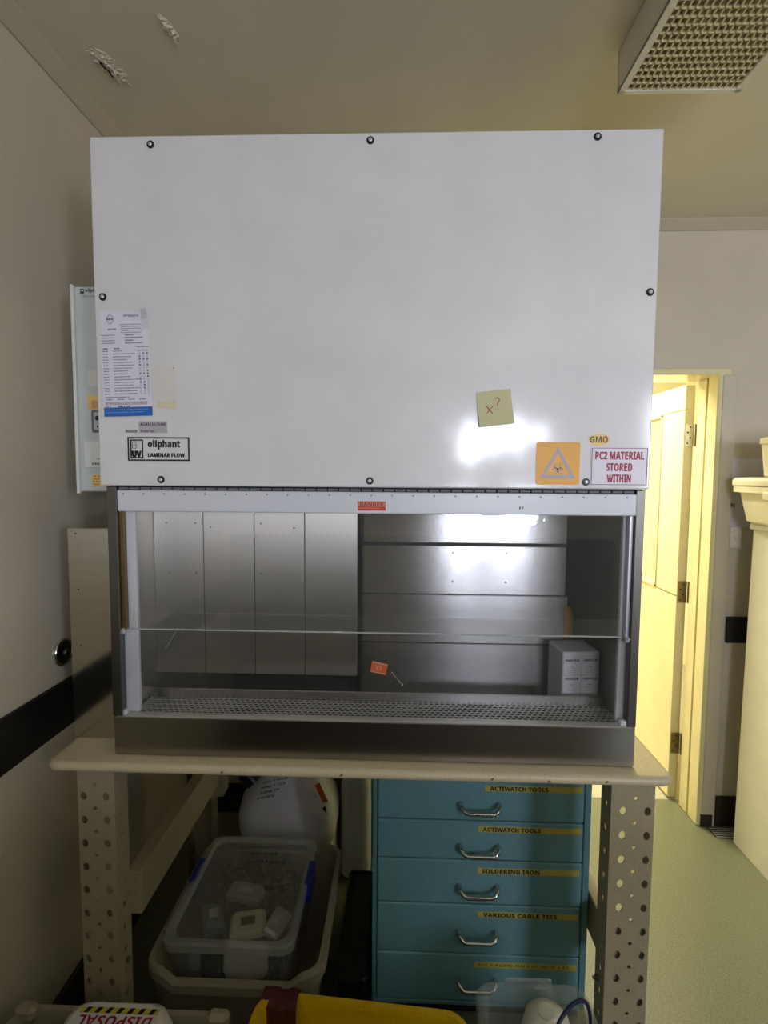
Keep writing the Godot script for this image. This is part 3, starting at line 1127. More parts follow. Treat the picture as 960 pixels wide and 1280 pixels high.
func frame_bars(st: SurfaceTool, x0: float, x1: float, y0: float, y1: float, w: float, z: float) -> void:
	box(st, Vector3(x0, y0, z - 0.0004), Vector3(x1, y0 + w, z + 0.0002))
	box(st, Vector3(x0, y1 - w, z - 0.0004), Vector3(x1, y1, z + 0.0002))
	box(st, Vector3(x0, y0 + w, z - 0.0004), Vector3(x0 + w, y1 - w, z + 0.0002))
	box(st, Vector3(x1 - w, y0 + w, z - 0.0004), Vector3(x1, y1 - w, z + 0.0002))

# a flat open arc band in the xy plane
func arc_mark(st: SurfaceTool, c: Vector3, r1: float, r0: float, a0: float, a1: float, n: int) -> void:
	for i in n:
		var s := lerpf(a0, a1, float(i) / n)
		var e := lerpf(a0, a1, float(i + 1) / n)
		var d := Vector3(0, 0, 0.0004)
		var p := [c + Vector3(cos(s), sin(s), 0) * r0, c + Vector3(cos(s), sin(s), 0) * r1, c + Vector3(cos(e), sin(e), 0) * r1, c + Vector3(cos(e), sin(e), 0) * r0]
		var m: Vector3 = (p[0] + p[2]) * 0.5 - d * 0.5
		face(st, p, m)
		face(st, [p[0] - d, p[1] - d, p[2] - d, p[3] - d], m)
		face(st, [p[1], p[1] - d, p[2] - d, p[2]], m)
		face(st, [p[0], p[0] - d, p[3] - d, p[3]], m)

func ring_mark(st: SurfaceTool, c: Vector3, r1: float, r0: float, n: int) -> void:
	arc_mark(st, c, r1, r0, 0.0, TAU, n)

func stickers() -> void:
	# yellow biohazard sign
	var t := thing("biohazard_sign", "square yellow biohazard sign with a silver triangle, beside the red lettered sign", "sign", Vector3(0.338, 1.5545, -1.1843))
	var st := tool()
	skin(st, [moved(rrect(0.047, 0.046, 0.004, 0.0), Transform3D(Basis(Vector3.RIGHT, PI * 0.5), Vector3.ZERO)), moved(rrect(0.047, 0.046, 0.004, 0.0012), Transform3D(Basis(Vector3.RIGHT, PI * 0.5), Vector3.ZERO))], true)
	part("sign_plate", st, M.yellow, t)
	st = tool()
	var out_ := [Vector3(0, 0.036, 0.0016), Vector3(0.0385, -0.032, 0.0016), Vector3(-0.0385, -0.032, 0.0016)]
	var in_ := [Vector3(0, 0.023, 0.0016), Vector3(0.0275, -0.0255, 0.0016), Vector3(-0.0275, -0.0255, 0.0016)]
	for i in 3:
		var j := (i + 1) % 3
		face(st, [out_[i], out_[j], in_[j], in_[i]], Vector3(0, 0, -1))
		face(st, [out_[i], out_[j], out_[j] - Vector3(0, 0, 0.0006), out_[i] - Vector3(0, 0, 0.0006)], Vector3(0, 0, 0))
		face(st, [in_[i], in_[j], in_[j] - Vector3(0, 0, 0.0006), in_[i] - Vector3(0, 0, 0.0006)], (out_[i] + out_[j]) * 0.8)
	part("warning_triangle", st, M.foil, t)
	st = tool()
	var bc := Vector3(0, -0.0125, 0.0016)
	for k in 3:
		var a := PI * 0.5 + TAU * k / 3
		var lc := bc + Vector3(cos(a), sin(a), 0) * 0.0065
		arc_mark(st, lc, 0.0072, 0.0052, a + 0.55, a + TAU - 0.55, 20)
	ring_mark(st, bc, 0.0072, 0.0060, 24)
	part("biohazard_symbol", st, M.foil, t)
	# PC2 sign
	t = thing("containment_sign", "white sign reading PC2 MATERIAL STORED WITHIN in red capitals", "sign", Vector3(0.470, 1.5485, -1.1843))
	st = tool()
	box(st, Vector3(-0.061, -0.0415, 0), Vector3(0.061, 0.0415, 0.0008), 0.0003)
	part("sign_plate", st, M.sign_white, t)
	st = tool()
	frame_bars(st, -0.0595, 0.0595, -0.040, 0.040, 0.0012, 0.0010)
	part("sign_border", st, M.sign_line, t)
	words("sign_lettering", "PC2 MATERIAL", Vector3(0, 0.0235, 0.0010), 0.104, 0.0165, M.sign_red, t, true, Basis(), "Droid Sans", 0.0004)
	words("sign_lettering", "STORED", Vector3(0, -0.0015, 0.0010), 0.055, 0.0165, M.sign_red, t, true, Basis(), "Droid Sans", 0.0004)
	words("sign_lettering", "WITHIN", Vector3(0, -0.0260, 0.0010), 0.051, 0.0165, M.sign_red, t, true, Basis(), "Droid Sans", 0.0004)
	# sticky note
	t = thing("sticky_note", "pale yellow square sticky note with a red pen mark, on the white cover", "note", Vector3(0.199, 1.6735, -1.1843))
	st = tool()
	var tilt := Basis(Vector3(0, 0, 1), 0.11)
	var hw := 0.0375
	var rows := []
	for j in 9:
		var v := 1.0 - j / 8.0
		var row := []
		for i in 5:
			var u := -1.0 + i * 0.5
			row.append(tilt * Vector3(u * hw, -hw + v * 2.0 * hw, 0.0006 + 0.010 * pow(1.0 - v, 2.2)))
		rows.append(row)
	sheet(st, rows, 0.0004)
	part("note_sheet", st, M.note, t)
	st = tool()
	for s in [[Vector2(-0.018, 0.006), Vector2(-0.006, -0.012)], [Vector2(-0.004, 0.004), Vector2(-0.018, -0.010)], [Vector2(0.002, 0.020), Vector2(0.008, 0.022)], [Vector2(0.008, 0.022), Vector2(0.012, 0.016)], [Vector2(0.012, 0.016), Vector2(0.007, 0.009)], [Vector2(0.007, 0.009), Vector2(0.006, 0.003)], [Vector2(0.0058, -0.002), Vector2(0.0062, -0.0035)]]:
		var pa: Vector3 = tilt * Vector3(s[0].x, s[0].y, 0.0012 + 0.010 * pow((hw - s[0].y) / (2.0 * hw), 2.2))
		var pb: Vector3 = tilt * Vector3(s[1].x, s[1].y, 0.0012 + 0.010 * pow((hw - s[1].y) / (2.0 * hw), 2.2))
		tube(st, [pa, pb], 0.0007, 6)
	part("pen_mark", st, M.red_ink, t)
	# service checklist
	t = thing("checklist_sheet", "printed service checklist with a blue footer, taped to the left of the white cover", "paper", Vector3(-0.6115, 1.768, -1.1843))
	var im := Image.create(220, 480, false, Image.FORMAT_RGB8)
	im.fill(Color8(226, 226, 238))
	var ink := Color8(120, 118, 140)
	var r := RandomNumberGenerator.new()
	r.seed = 99
	for k in 5:
		bar(im, 92 + (k % 2) * 4, 62 + k * 9, 92, 3, ink, r)
	bar(im, 34, 80, 40, 6, ink, r)
	for k in 4:
		bar(im, 4, 108 + k * 12, 60, 4, ink, r)
		bar(im, 110, 108 + k * 12, 40 + (k % 2) * 40, 5, Color8(90, 88, 110), r)
	bar(im, 8, 168, 22, 5, Color8(60, 58, 80), r)
	bar(im, 58, 168, 24, 5, Color8(60, 58, 80), r)
	for k in 3:
		bar(im, 160 + k * 20, 163, 16, 4, Color8(60, 58, 80), r)
	for k in 16:
		var y := 180 + k * 13
		bar(im, 6, y, 24, 4, ink, r)
		bar(im, 52, y, 40 + int(r.randf() * 60.0) + k * 2, 4, ink, r)
		for c in 3:
			var x := 168 + c * 17
			im.fill_rect(Rect2i(x, y - 2, 8, 8), ink)
			im.fill_rect(Rect2i(x + 1, y - 1, 6, 6), Color8(226, 226, 238) if r.randf() > 0.3 else Color8(110, 108, 130))
	bar(im, 8, 390, 110, 4, ink, r)
	for k in 4:
		bar(im, 12 + k * 50, 400, 30, 5, ink, r)
	for k in 3:
		bar(im, 8, 414 + k * 5, 190, 3, ink, r)
	bar(im, 8, 432, 24, 4, ink, r)
	bar(im, 64, 431, 56, 6, Color8(70, 66, 90), r)
	im.fill_rect(Rect2i(0, 438, 220, 42), Color8(36, 104, 190))
	bar(im, 8, 448, 190, 4, Color8(120, 170, 226), r)
	bar(im, 8, 460, 170, 4, Color8(120, 170, 226), r)
	var pm := StandardMaterial3D.new()
	pm.albedo_texture = ImageTexture.create_from_image(im)
	pm.roughness = 0.65
	st = tool()
	var tl := Basis(Vector3(0, 0, 1), 0.028)
	var g := []
	for j in 12:
		var row := []
		for i in 8:
			var u := i / 7.0
			var v := j / 11.0
			var curl := 0.012 * pow(maxf(0.0, u - 0.72) / 0.28, 2.0) * pow(maxf(0.0, 0.16 - v) / 0.16, 1.0) + 0.003 * pow(v, 3.0)
			row.append(tl * Vector3(-0.0545 + 0.109 * u, 0.115 - 0.230 * v, 0.0005 + curl))
		g.append(row)
	sheet(st, g, 0.0003)
	part("paper_sheet", st, pm, t)
	words("heading_lettering", "airepure", tl * Vector3(0.016, 0.103, 0.0012), 0.034, 0.0075, M.purple, t, false)
	words("heading_lettering", "NATA", tl * Vector3(-0.031, 0.097, 0.0012), 0.016, 0.004, M.ink, t)
	st = tool()
	for s in [[Vector2(-0.039, 0.100), Vector2(-0.031, 0.108)], [Vector2(-0.031, 0.108), Vector2(-0.023, 0.100)], [Vector2(-0.039, 0.094), Vector2(-0.031, 0.086)], [Vector2(-0.031, 0.086), Vector2(-0.023, 0.094)]]:
		tube(st, [tl * Vector3(s[0].x, s[0].y, 0.0009), tl * Vector3(s[1].x, s[1].y, 0.0009)], 0.0004, 5)
	part("diamond_mark", st, M.ink, t)

func bar(im: Image, x: int, y: int, w: int, h: int, c: Color, r: RandomNumberGenerator) -> void:
	var e := x + w
	while x < e:
		var l := r.randi_range(3, 11)
		im.fill_rect(Rect2i(x, y, mini(l, e - x), h), c)
		x += l + 2

# a thin sheet over a grid of points seen from +z, rows from top to bottom
func sheet(st: SurfaceTool, g: Array, thick: float) -> void:
	var nj: int = g.size()
	var ni: int = g[0].size()
	for j in nj - 1:
		for i in ni - 1:
			var p := [g[j][i], g[j][i + 1], g[j + 1][i + 1], g[j + 1][i]]
			var uv := [Vector2(float(i) / (ni - 1), float(j) / (nj - 1)), Vector2(float(i + 1) / (ni - 1), float(j) / (nj - 1)), Vector2(float(i + 1) / (ni - 1), float(j + 1) / (nj - 1)), Vector2(float(i) / (ni - 1), float(j + 1) / (nj - 1))]
			var n: Vector3 = -((p[1] - p[0]).cross(p[2] - p[0])).normalized()
			n = n if n.z > 0.0 else -n
			for k in [0, 1, 2, 0, 2, 3]:
				vert(st, p[k], n, uv[k])
			for k in [0, 2, 1, 0, 3, 2]:
				vert(st, p[k] - n * thick, -n, Vector2(0.5, 0.01))

func inside_cabinet() -> void:
	var t := thing("film_carton", "white carton with rows of small printed labels, standing at the right inside the flow cabinet", "carton", Vector3(0.450, 0.876, -1.385))
	var tb := Basis(Vector3.UP, 0.10)
	var st := tool()
	xbox(st, Transform3D(tb, Vector3(0, 0.1045, 0)), Vector3(0.096, 0.209, 0.098), 0.003)
	part("carton_body", st, M.carton, t)
	st = tool()
	for j in 4:
		for i in 2:
			var o := Vector3(-0.0235 + 0.047 * i, 0.186 - 0.0475 * j, 0.0492)
			var b := o + Vector3(0, -0.012, 0)
			for q in [[Vector3(-0.008, 0, 0), Vector3(0.008, 0, 0), Vector3(0, -0.004, 0)]]:
				face(st, [tb * (b + q[0]), tb * (b + q[1]), tb * (b + q[2])], Vector3.ZERO)
			for k in 3:
				xbox(st, Transform3D(tb, tb * (o + Vector3(0, -0.019 - 0.005 * k, 0))), Vector3(0.026 - 0.004 * k, 0.0009, 0.0004))
	for j in 4:
		xbox(st, Transform3D(tb, tb * Vector3(0, 0.1975 - 0.0475 * j, 0.0492)), Vector3(0.090, 0.0008, 0.0003))
	xbox(st, Transform3D(tb, tb * Vector3(0, 0.105, 0.0492)), Vector3(0.0009, 0.19, 0.0003))
	part("carton_print", st, M.grey_print, t)
	for j in 4:
		for i in 2:
			words("carton_lettering", "PARAFILM", tb * Vector3(-0.0235 + 0.047 * i, 0.188 - 0.0475 * j, 0.0493), 0.035, 0.006, M.ink, t, true, tb)
	t = thing("yellow_bottle", "yellow plastic bottle half hidden behind the steel panel in the flow cabinet", "bottle", Vector3(0.462, 0.876, -1.545))
	st = tool()
	lathe(st, [Vector2(0.034, 0.0), Vector2(0.036, 0.006), Vector2(0.036, 0.245), Vector2(0.030, 0.268), Vector2(0.015, 0.280), Vector2(0.015, 0.284)], Transform3D(), 28)
	part("bottle_body", st, M.bottle, t)
	st = tool()
	lathe(st, [Vector2(0.018, 0.282), Vector2(0.018, 0.302), Vector2(0.016, 0.304)], Transform3D(), 24, true)
	part("bottle_cap", st, M.white_plastic, t)

func left_side() -> void:
	# control box beside the cabinet
	var t := thing("control_box", "pale blue control box fixed to the left side of the flow cabinet", "control box", Vector3(-0.668, 1.475, -1.30))
	var st := tool()
	box(st, Vector3(-0.133, 0.006, -0.14), Vector3(-0.0005, 0.497, -0.004), 0.002)
	part("box_body", st, M.ctl_edge, t)
	st = tool()
	box(st, Vector3(-0.1345, 0.0, -0.006), Vector3(-0.1265, 0.503, 0.006), 0.002)
	part("box_edge", st, M.ctl_edge, t)
	st = tool()
	box(st, Vector3(-0.123, 0.008, -0.006), Vector3(-0.0005, 0.498, 0.001), 0.001)
	part("front_plate", st, M.ctl, t)
	st = tool()
	frame_bars(st, -0.111, -0.102, 0.482, 0.493, 0.0016, 0.0012)
	box(st, Vector3(-0.109, 0.483, 0.0005), Vector3(-0.104, 0.487, 0.0014))
	part("maker_mark", st, M.ink, t)
	words("maker_lettering", "oliphant", Vector3(-0.078, 0.4885, 0.0012), 0.042, 0.010, M.ink, t)
	st = tool()
	scribble(st, Vector3(-0.105, 0.474, 0.0012), Vector3.RIGHT, Vector3.UP, 0.05, 0.003, 31, 0.0005)
	part("small_print", st, M.ink, t)
	st = tool()
	box(st, Vector3(-0.100, 0.262, 0.0008), Vector3(-0.055, 0.301, 0.0016), 0.0003)
	part("worn_label", st, M.residue, t)
	st = tool()
	box(st, Vector3(-0.102, 0.207, 0.0008), Vector3(-0.055, 0.240, 0.0016), 0.0003)
	var wl := part("warning_label", st, M.gmo, t, "yellow and red warning label")
	st = tool()
	box(st, Vector3(-0.092, 0.209, 0.0014), Vector3(-0.058, 0.228, 0.0019))
	part("label_band", st, M.orange_pale, wl)
	st = tool()
	box(st, Vector3(-0.091, 0.150, 0.0), Vector3(-0.030, 0.205, 0.008), 0.003)
	var sp := part("switch_plate", st, M.ctl_grey, t, "dark grey switch plate")
	st = tool()
	box(st, Vector3(-0.084, 0.156, 0.006), Vector3(-0.037, 0.199, 0.010), 0.002)
	part("switch_face", st, M.silver_label, sp)
	st = tool()
	lathe(st, [Vector2(0.006, 0), Vector2(0.006, 0.006)], Transform3D(Basis(Vector3.RIGHT, PI * 0.5), Vector3(-0.0705, 0.184, 0.009)), 16, true)
	box(st, Vector3(-0.075, 0.162, 0.0095), Vector3(-0.058, 0.167, 0.0108))
	part("switch_key", st, M.black, sp)
	st = tool()
	box(st, Vector3(-0.114, 0.064, 0.0), Vector3(-0.03, 0.131, 0.006), 0.003)
	var kp := part("dial_plate", st, M.ctl_edge, t, "white dial plate")
	st = tool()
	lathe(st, [Vector2(0.016, 0), Vector2(0.014, 0.012), Vector2(0.011, 0.013)], Transform3D(Basis(Vector3.RIGHT, PI * 0.5), Vector3(-0.073, 0.100, 0.005)), 24, true)
	part("dial", st, M.ctl_edge, kp)
	words("dial_lettering", "FAN", Vector3(-0.083, 0.074, 0.0064), 0.018, 0.006, M.ink, kp)
	st = tool()
	box(st, Vector3(-0.097, 0.018, 0.0008), Vector3(-0.04, 0.048, 0.0016), 0.0003)
	var yl := part("yellow_label", st, M.gmo, t, "yellow printed label")
	st = tool()
	for k in 4:
		scribble(st, Vector3(-0.094, 0.022 + 0.0065 * k, 0.0018), Vector3.RIGHT, Vector3.UP, 0.045, 0.004, 51 + k, 0.0006)
	part("small_print", st, M.gmo_ink, yl)
	# polished steel panel standing on the bench
	t = thing("steel_panel", "polished steel panel standing on the bench at the left of the flow cabinet", "panel", Vector3(-0.74, 0.868, -1.275))
	st = tool()
	box(st, Vector3(-0.071, 0, -0.012), Vector3(0.069, 0.525, 0.010), 0.0015)
	part("panel_sheet", st, M.steel_mirror, t)
	for p in [Vector2(-0.050, 0.512), Vector2(-0.048, 0.375), Vector2(-0.046, 0.235), Vector2(-0.044, 0.10)]:
		st = tool()
		lathe(st, [Vector2(0.0022, 0.0), Vector2(0.0015, 0.0008)], Transform3D(Basis(Vector3.RIGHT, PI * 0.5), Vector3(p.x, p.y, 0.010)), 8, true)
		part("rivet", st, M.ink, t)
	# round outlet on the left wall
	t = thing("wall_outlet", "round black socket with a chrome rim on the left wall above the black rail", "socket", Vector3(-0.90, 1.051, -1.363))
	var xf := Transform3D(Basis(Vector3(0, 0, 1), -PI * 0.5), Vector3.ZERO)
	st = tool()
	lathe(st, [Vector2(0.037, 0.0), Vector2(0.037, 0.006), Vector2(0.034, 0.010), Vector2(0.030, 0.010), Vector2(0.030, 0.006)], xf, 32, false, true, true)
	part("rim", st, M.chrome, t)
	st = tool()
	lathe(st, [Vector2(0.030, 0.006), Vector2(0.028, 0.0095), Vector2(0.012, 0.011)], xf, 28)
	part("socket_face", st, M.black, t)
	st = tool()
	lathe(st, [Vector2(0.011, 0.009), Vector2(0.011, 0.016), Vector2(0.008, 0.018)], xf, 20)
	part("socket_pin", st, M.steel_dull, t)

func ceiling_fitting() -> void:
	var t := thing("ceiling_light", "boxy white ceiling light with an unlit egg-crate louvre", "light fitting", Vector3(0.665, 2.56, -0.80))
	var st := tool()
	var x0 := -0.147
	var x1 := 0.147
	var z0 := -0.604
	var z1 := 0.604
	var yb := -0.098
	box(st, Vector3(x0, yb, z0), Vector3(x0 + 0.004, 0, z1), 0.001)
	box(st, Vector3(x1 - 0.004, yb, z0), Vector3(x1, 0, z1), 0.001)
	box(st, Vector3(x0, yb, z0), Vector3(x1, 0, z0 + 0.004), 0.001)
	box(st, Vector3(x0, yb, z1 - 0.004), Vector3(x1, 0, z1), 0.001)
	box(st, Vector3(x0 + 0.005, -0.02, z0 + 0.005), Vector3(x1 - 0.005, -0.0005, z1 - 0.005), 0.001)
	part("housing", st, M.fitting, t)
	st = tool()
	box(st, Vector3(x0, yb - 0.002, z0), Vector3(x0 + 0.016, yb + 0.006, z1), 0.001)
	box(st, Vector3(x1 - 0.016, yb - 0.002, z0), Vector3(x1, yb + 0.006, z1), 0.001)
	box(st, Vector3(x0, yb - 0.002, z0), Vector3(x1, yb + 0.006, z0 + 0.014), 0.001)
	box(st, Vector3(x0, yb - 0.002, z1 - 0.014), Vector3(x1, yb + 0.006, z1), 0.001)
	part("rim", st, M.fitting, t)
	st = tool()
	var gx0 := x0 + 0.016
	var gx1 := x1 - 0.016
	var gz0 := z0 + 0.014
	var gz1 := z1 - 0.014
	var nx := 18
	for i in nx + 1:
		var x := lerpf(gx0, gx1, float(i) / nx)
		box(st, Vector3(x - 0.0017, yb, gz0), Vector3(x + 0.0017, yb + 0.010, gz1))
	var nzc := int((gz1 - gz0) / 0.0205)
	for i in nzc + 1:
		var z := lerpf(gz0, gz1, float(i) / nzc)
		box(st, Vector3(gx0, yb, z - 0.0017), Vector3(gx1, yb + 0.006, z + 0.0017))
	part("eggcrate_louvre", st, M.louvre, t).set_meta("kind", "stuff")
	st = tool()
	for x in [-0.06, 0.06]:
		tube(st, [Vector3(x, -0.05, z0 + 0.03), Vector3(x, -0.05, z1 - 0.03)], 0.013, 12)
	part("unlit_tube", st, M.louvre_back, t)

func drawers() -> void:
	var t := thing("drawer_cabinet", "teal steel drawer cabinet with yellow tape labels, under the bench", "drawer cabinet", Vector3(0, 0, 0))
	var z := -1.40
	var st := tool()
	box(st, Vector3(-0.073, 0.05, -1.84), Vector3(-0.061, 0.83, z), 0.002)
	box(st, Vector3(0.499, 0.05, -1.84), Vector3(0.517, 0.83, z), 0.002)
	box(st, Vector3(-0.073, 0.815, -1.84), Vector3(0.517, 0.832, z), 0.002)
	box(st, Vector3(-0.073, 0.05, -1.84), Vector3(0.517, 0.83, -1.83), 0.002)
	box(st, Vector3(-0.073, 0.05, -1.84), Vector3(0.517, 0.062, z), 0.002)
	part("carcass", st, M.teal_frame, t)
	st = tool()
	box(st, Vector3(-0.065, 0.0, -1.83), Vector3(0.509, 0.05, z - 0.03), 0.002)
	part("plinth", st, M.dark, t)
	var fronts := [[0.711, 0.812], [0.5915, 0.7085], [0.480, 0.5885], [0.352, 0.4765], [0.2065, 0.3485], [0.066, 0.2035]]
	var hy := [0.0, 0.632, 0.513, 0.397, 0.266, 0.125]
	var lab := [0.0, 0.684, 0.568, 0.449, 0.3225, 0.1755]
	var lx := [0.0, 0.232, 0.215, 0.215, 0.218, 0.212]
	var wds := ["", "ACTIWATCH TOOLS", "ACTIWATCH TOOLS", "SOLDERING IRON", "VARIOUS CABLE TIES", ""]
	for i in fronts.size():
		st = tool()
		box(st, Vector3(-0.059, fronts[i][0], -1.80), Vector3(0.497, fronts[i][1], z + 0.001), 0.003)
		var d := part("drawer", st, M.teal, t)
		if i == 0:
			continue
		st = tool()
		var hx := 0.2185
		var y: float = hy[i]
		var pts := []
		var hw := 0.051
		pts.append(Vector3(hx - hw, y + 0.010, z - 0.004))
		pts.append(Vector3(hx - hw, y + 0.009, z + 0.012))
		pts.append(Vector3(hx - hw + 0.003, y + 0.005, z + 0.021))
		pts.append(Vector3(hx - hw + 0.009, y - 0.002, z + 0.026))
		pts.append(Vector3(hx - hw + 0.018, y - 0.005, z + 0.028))
		pts.append(Vector3(hx + hw - 0.018, y - 0.005, z + 0.028))
		pts.append(Vector3(hx + hw - 0.009, y - 0.002, z + 0.026))
		pts.append(Vector3(hx + hw - 0.003, y + 0.005, z + 0.021))
		pts.append(Vector3(hx + hw, y + 0.009, z + 0.012))
		pts.append(Vector3(hx + hw, y + 0.010, z - 0.004))
		tube(st, pts, 0.0062, 10)
		part("handle", st, M.chrome, d)
		st = tool()
		box(st, Vector3(lx[i], lab[i] - 0.008, z + 0.0008), Vector3(0.491, lab[i] + 0.0085, z + 0.0018), 0.0003)
		part("tape_label", st, M.tape, d)
		if wds[i]:
			words("label_lettering", wds[i], Vector3(lx[i] + (0.09 if i != 4 else 0.115), lab[i], z + 0.0019), 0.155 if i != 4 else 0.20, 0.0115, M.ink, d, true, Basis(), "Droid Sans", 0.0003)
		else:
			st = tool()
			scribble(st, Vector3(lx[i] + 0.005, lab[i] - 0.004, z + 0.0020), Vector3.RIGHT, Vector3.UP, 0.25, 0.009, 77, 0.0011)
			part("handwriting", st, M.ink, d)

func under_bench() -> void:
	# big off-white tub
	var t := thing("storage_tub", "large off-white plastic tub on the floor, holding the clear lidded box", "tub", Vector3(-0.4215, 0, -1.495))
	var st := tool()
	tub(st, 0.222, 0.235, 0.268, 0.03, 0.006, 0.012, 0.05, Transform3D(), 0.028)
	part("tub_body", st, M.plastic, t)
	# clear lidded box standing in it
	t = thing("clear_box", "clear plastic storage box with lid and blue clips, in the off-white tub", "box", Vector3(-0.4475, 0.008, -1.50))
	st = tool()
	var rings := []
	for p in [[0.148, 0.172, 0.0], [0.150, 0.174, 0.004], [0.166, 0.196, 0.283], [0.164, 0.194, 0.283], [0.148, 0.172, 0.004]]:
		rings.append(rrect(p[0], p[1], 0.03, p[2], 5))
	skin(st, rings, true, true, false)
	part("box_body", st, M.lid, t)
	st = tool()
	rings = []
	for p in [[0.172, 0.205, 0.272], [0.176, 0.209, 0.274], [0.176, 0.209, 0.292], [0.172, 0.205, 0.300], [0.160, 0.193, 0.300], [0.152, 0.185, 0.292]]:
		rings.append(rrect(p[0], p[1], 0.035, p[2], 6))
	skin(st, rings, true, false, false)
	var ld := part("lid_rim", st, M.lid_rim, t)
	st = tool()
	skin(st, [rrect(0.153, 0.186, 0.03, 0.289, 5), rrect(0.153, 0.186, 0.03, 0.292, 5)], true)
	part("lid_panel", st, M.lid, ld)
	for sx in [-1.0, 1.0]:
		st = tool()
		box(st, Vector3(sx * 0.174 - 0.008, 0.235, -0.10), Vector3(sx * 0.174 + 0.010, 0.304, -0.005), 0.004)
		part("clip", st, M.blue, t)
	st = tool()
	scribble(st, Vector3(-0.03, 0.2935, -0.130), Vector3.RIGHT, Vector3(0, 0, -1), 0.13, 0.016, 201, 0.0016)
	scribble(st, Vector3(-0.03, 0.2935, -0.092), Vector3.RIGHT, Vector3(0, 0, -1), 0.11, 0.016, 207, 0.0016)
	part("handwriting", st, M.ink, ld)
	# odds and ends in the clear box
	var bits := [["paper_packet", "pale paper packet seen through the lid of the clear box", "packet", M.residue_tape, Vector3(0.02, 0.235, 0.075), Vector3(0.10, 0.03, 0.075), 0.25], ["foil_pouch", "crumpled shiny pouch at the middle of the clear box", "pouch", M.silver_label, Vector3(-0.01, 0.262, -0.005), Vector3(0.11, 0.03, 0.05), -0.2], ["grey_connector", "dark grey connector block at the left in the clear box", "connector", M.ctl_grey, Vector3(-0.085, 0.235, 0.06), Vector3(0.06, 0.04, 0.09), 0.4], ["clear_sleeve", "glossy plastic sleeve at the right in the clear box", "sleeve", M.alu, Vector3(0.105, 0.250, 0.08), Vector3(0.05, 0.02, 0.09), -0.3], ["white_sachet", "white sachet standing against the front of the clear box", "sachet", M.foam, Vector3(0.035, 0.20, 0.150), Vector3(0.12, 0.09, 0.02), 0.1], ["black_adapter", "black adapter standing against the front of the clear box", "adapter", M.black, Vector3(-0.065, 0.195, 0.145), Vector3(0.05, 0.09, 0.03), -0.1], ["cable_end", "light grey cable plug at the front left of the clear box", "plug", M.grey_print, Vector3(-0.105, 0.21, 0.15), Vector3(0.03, 0.07, 0.022), 0.3]]
	var base := Vector3(-0.4475, 0.008, -1.50)
	for b in bits:
		var o := thing(b[0], b[1], b[2], base + b[4] - Vector3(0, b[5].y * 0.5, 0))
		st = tool()
		rings = []
		var h: Vector3 = b[5] * 0.5
		for p in [[0.86, 0.0], [1.0, 0.25], [0.97, 0.75], [0.8, 1.0]]:
			var ring := rrect(h.x * p[0], h.z * p[0], 0.008, b[5].y * p[1], 3)
			for k in ring.size():
				var q: Vector3 = ring[k]
				q.y += 0.006 * sin(q.x * 90.0 + q.z * 70.0) * float(p[1])
				ring[k] = q
			rings.append(moved(ring, Transform3D(Basis(Vector3.UP, b[6]), Vector3.ZERO)))
		skin(st, rings, true)
		part("body", st, b[3], o)
		st = tool()
		xbox(st, Transform3D(Basis(Vector3.UP, b[6]), Vector3(0, b[5].y + 0.001, 0)), Vector3(h.x * 0.8, 0.004, h.z * 0.7), 0.001)
		part("patch", st, M.gmo_ink if b[0] == "paper_packet" else M.residue, o)
	# loose filling at the bottom of the box
	st = tool()
	var r := RandomNumberGenerator.new()
	r.seed = 61
	for k in 110:
		var back := k % 2 == 0
		xbox(st, Transform3D(Basis(Vector3(r.randf(), r.randf(), r.randf()).normalized(), r.randf() * 6.0), Vector3(r.randf_range(-0.11, 0.11), r.randf_range(0.15, 0.25) if back else r.randf_range(0.04, 0.20), r.randf_range(-0.15, -0.065) if back else r.randf_range(-0.15, 0.11))), Vector3(r.randf_range(0.03, 0.07), r.randf_range(0.02, 0.04), r.randf_range(0.02, 0.05)), 0.004)
	var fill := MeshInstance3D.new()
	fill.name = "loose_parts"
	fill.mesh = st.commit()
	fill.material_override = M.parts
	fill.position = base
	fill.set_meta("kind", "stuff")
	fill.set_meta("label", "jumble of loose grey parts filling the bottom of the clear box")
	fill.set_meta("category", "parts")
	add_child(fill, true)
	# white jerrycan lying at the back
	t = thing("drum", "low white plastic drum at the back under the jerrycan", "drum", Vector3(-0.405, 0, -1.90))
	st = tool()
	rounded_can(st, Transform3D(), [[0.165, 0.105, 0.0], [0.170, 0.110, 0.01], [0.170, 0.110, 0.17], [0.160, 0.10, 0.19]], 0.05)
	part("drum_body", st, M.jug, t)
	st = tool()
	lathe(st, [Vector2(0.03, 0.0), Vector2(0.03, 0.03), Vector2(0.026, 0.034)], Transform3D(Basis(Vector3.RIGHT, PI * 0.5), Vector3(0.02, 0.1, 0.108)), 20, true)
	part("drum_cap", st, M.white_plastic, t)
	t = thing("jerrycan", "milky white jerrycan with pen writing, lying behind the clear box", "jerrycan", Vector3(-0.405, 0.19, -1.90))
	st = tool()
	rounded_can(st, Transform3D(), [[0.140, 0.085, 0.0], [0.166, 0.105, 0.012], [0.176, 0.112, 0.05], [0.178, 0.114, 0.11], [0.166, 0.106, 0.165], [0.130, 0.080, 0.225], [0.10, 0.06, 0.27], [0.085, 0.05, 0.30], [0.07, 0.04, 0.31]], 0.07)
	part("can_body", st, M.jug, t)
	st = tool()
	tube(st, [Vector3(-0.125, 0.195, 0.045), Vector3(-0.150, 0.235, 0.05), Vector3(-0.135, 0.280, 0.05), Vector3(-0.085, 0.30, 0.04)], 0.013, 12)
	part("handle", st, M.jug, t)
	st = tool()
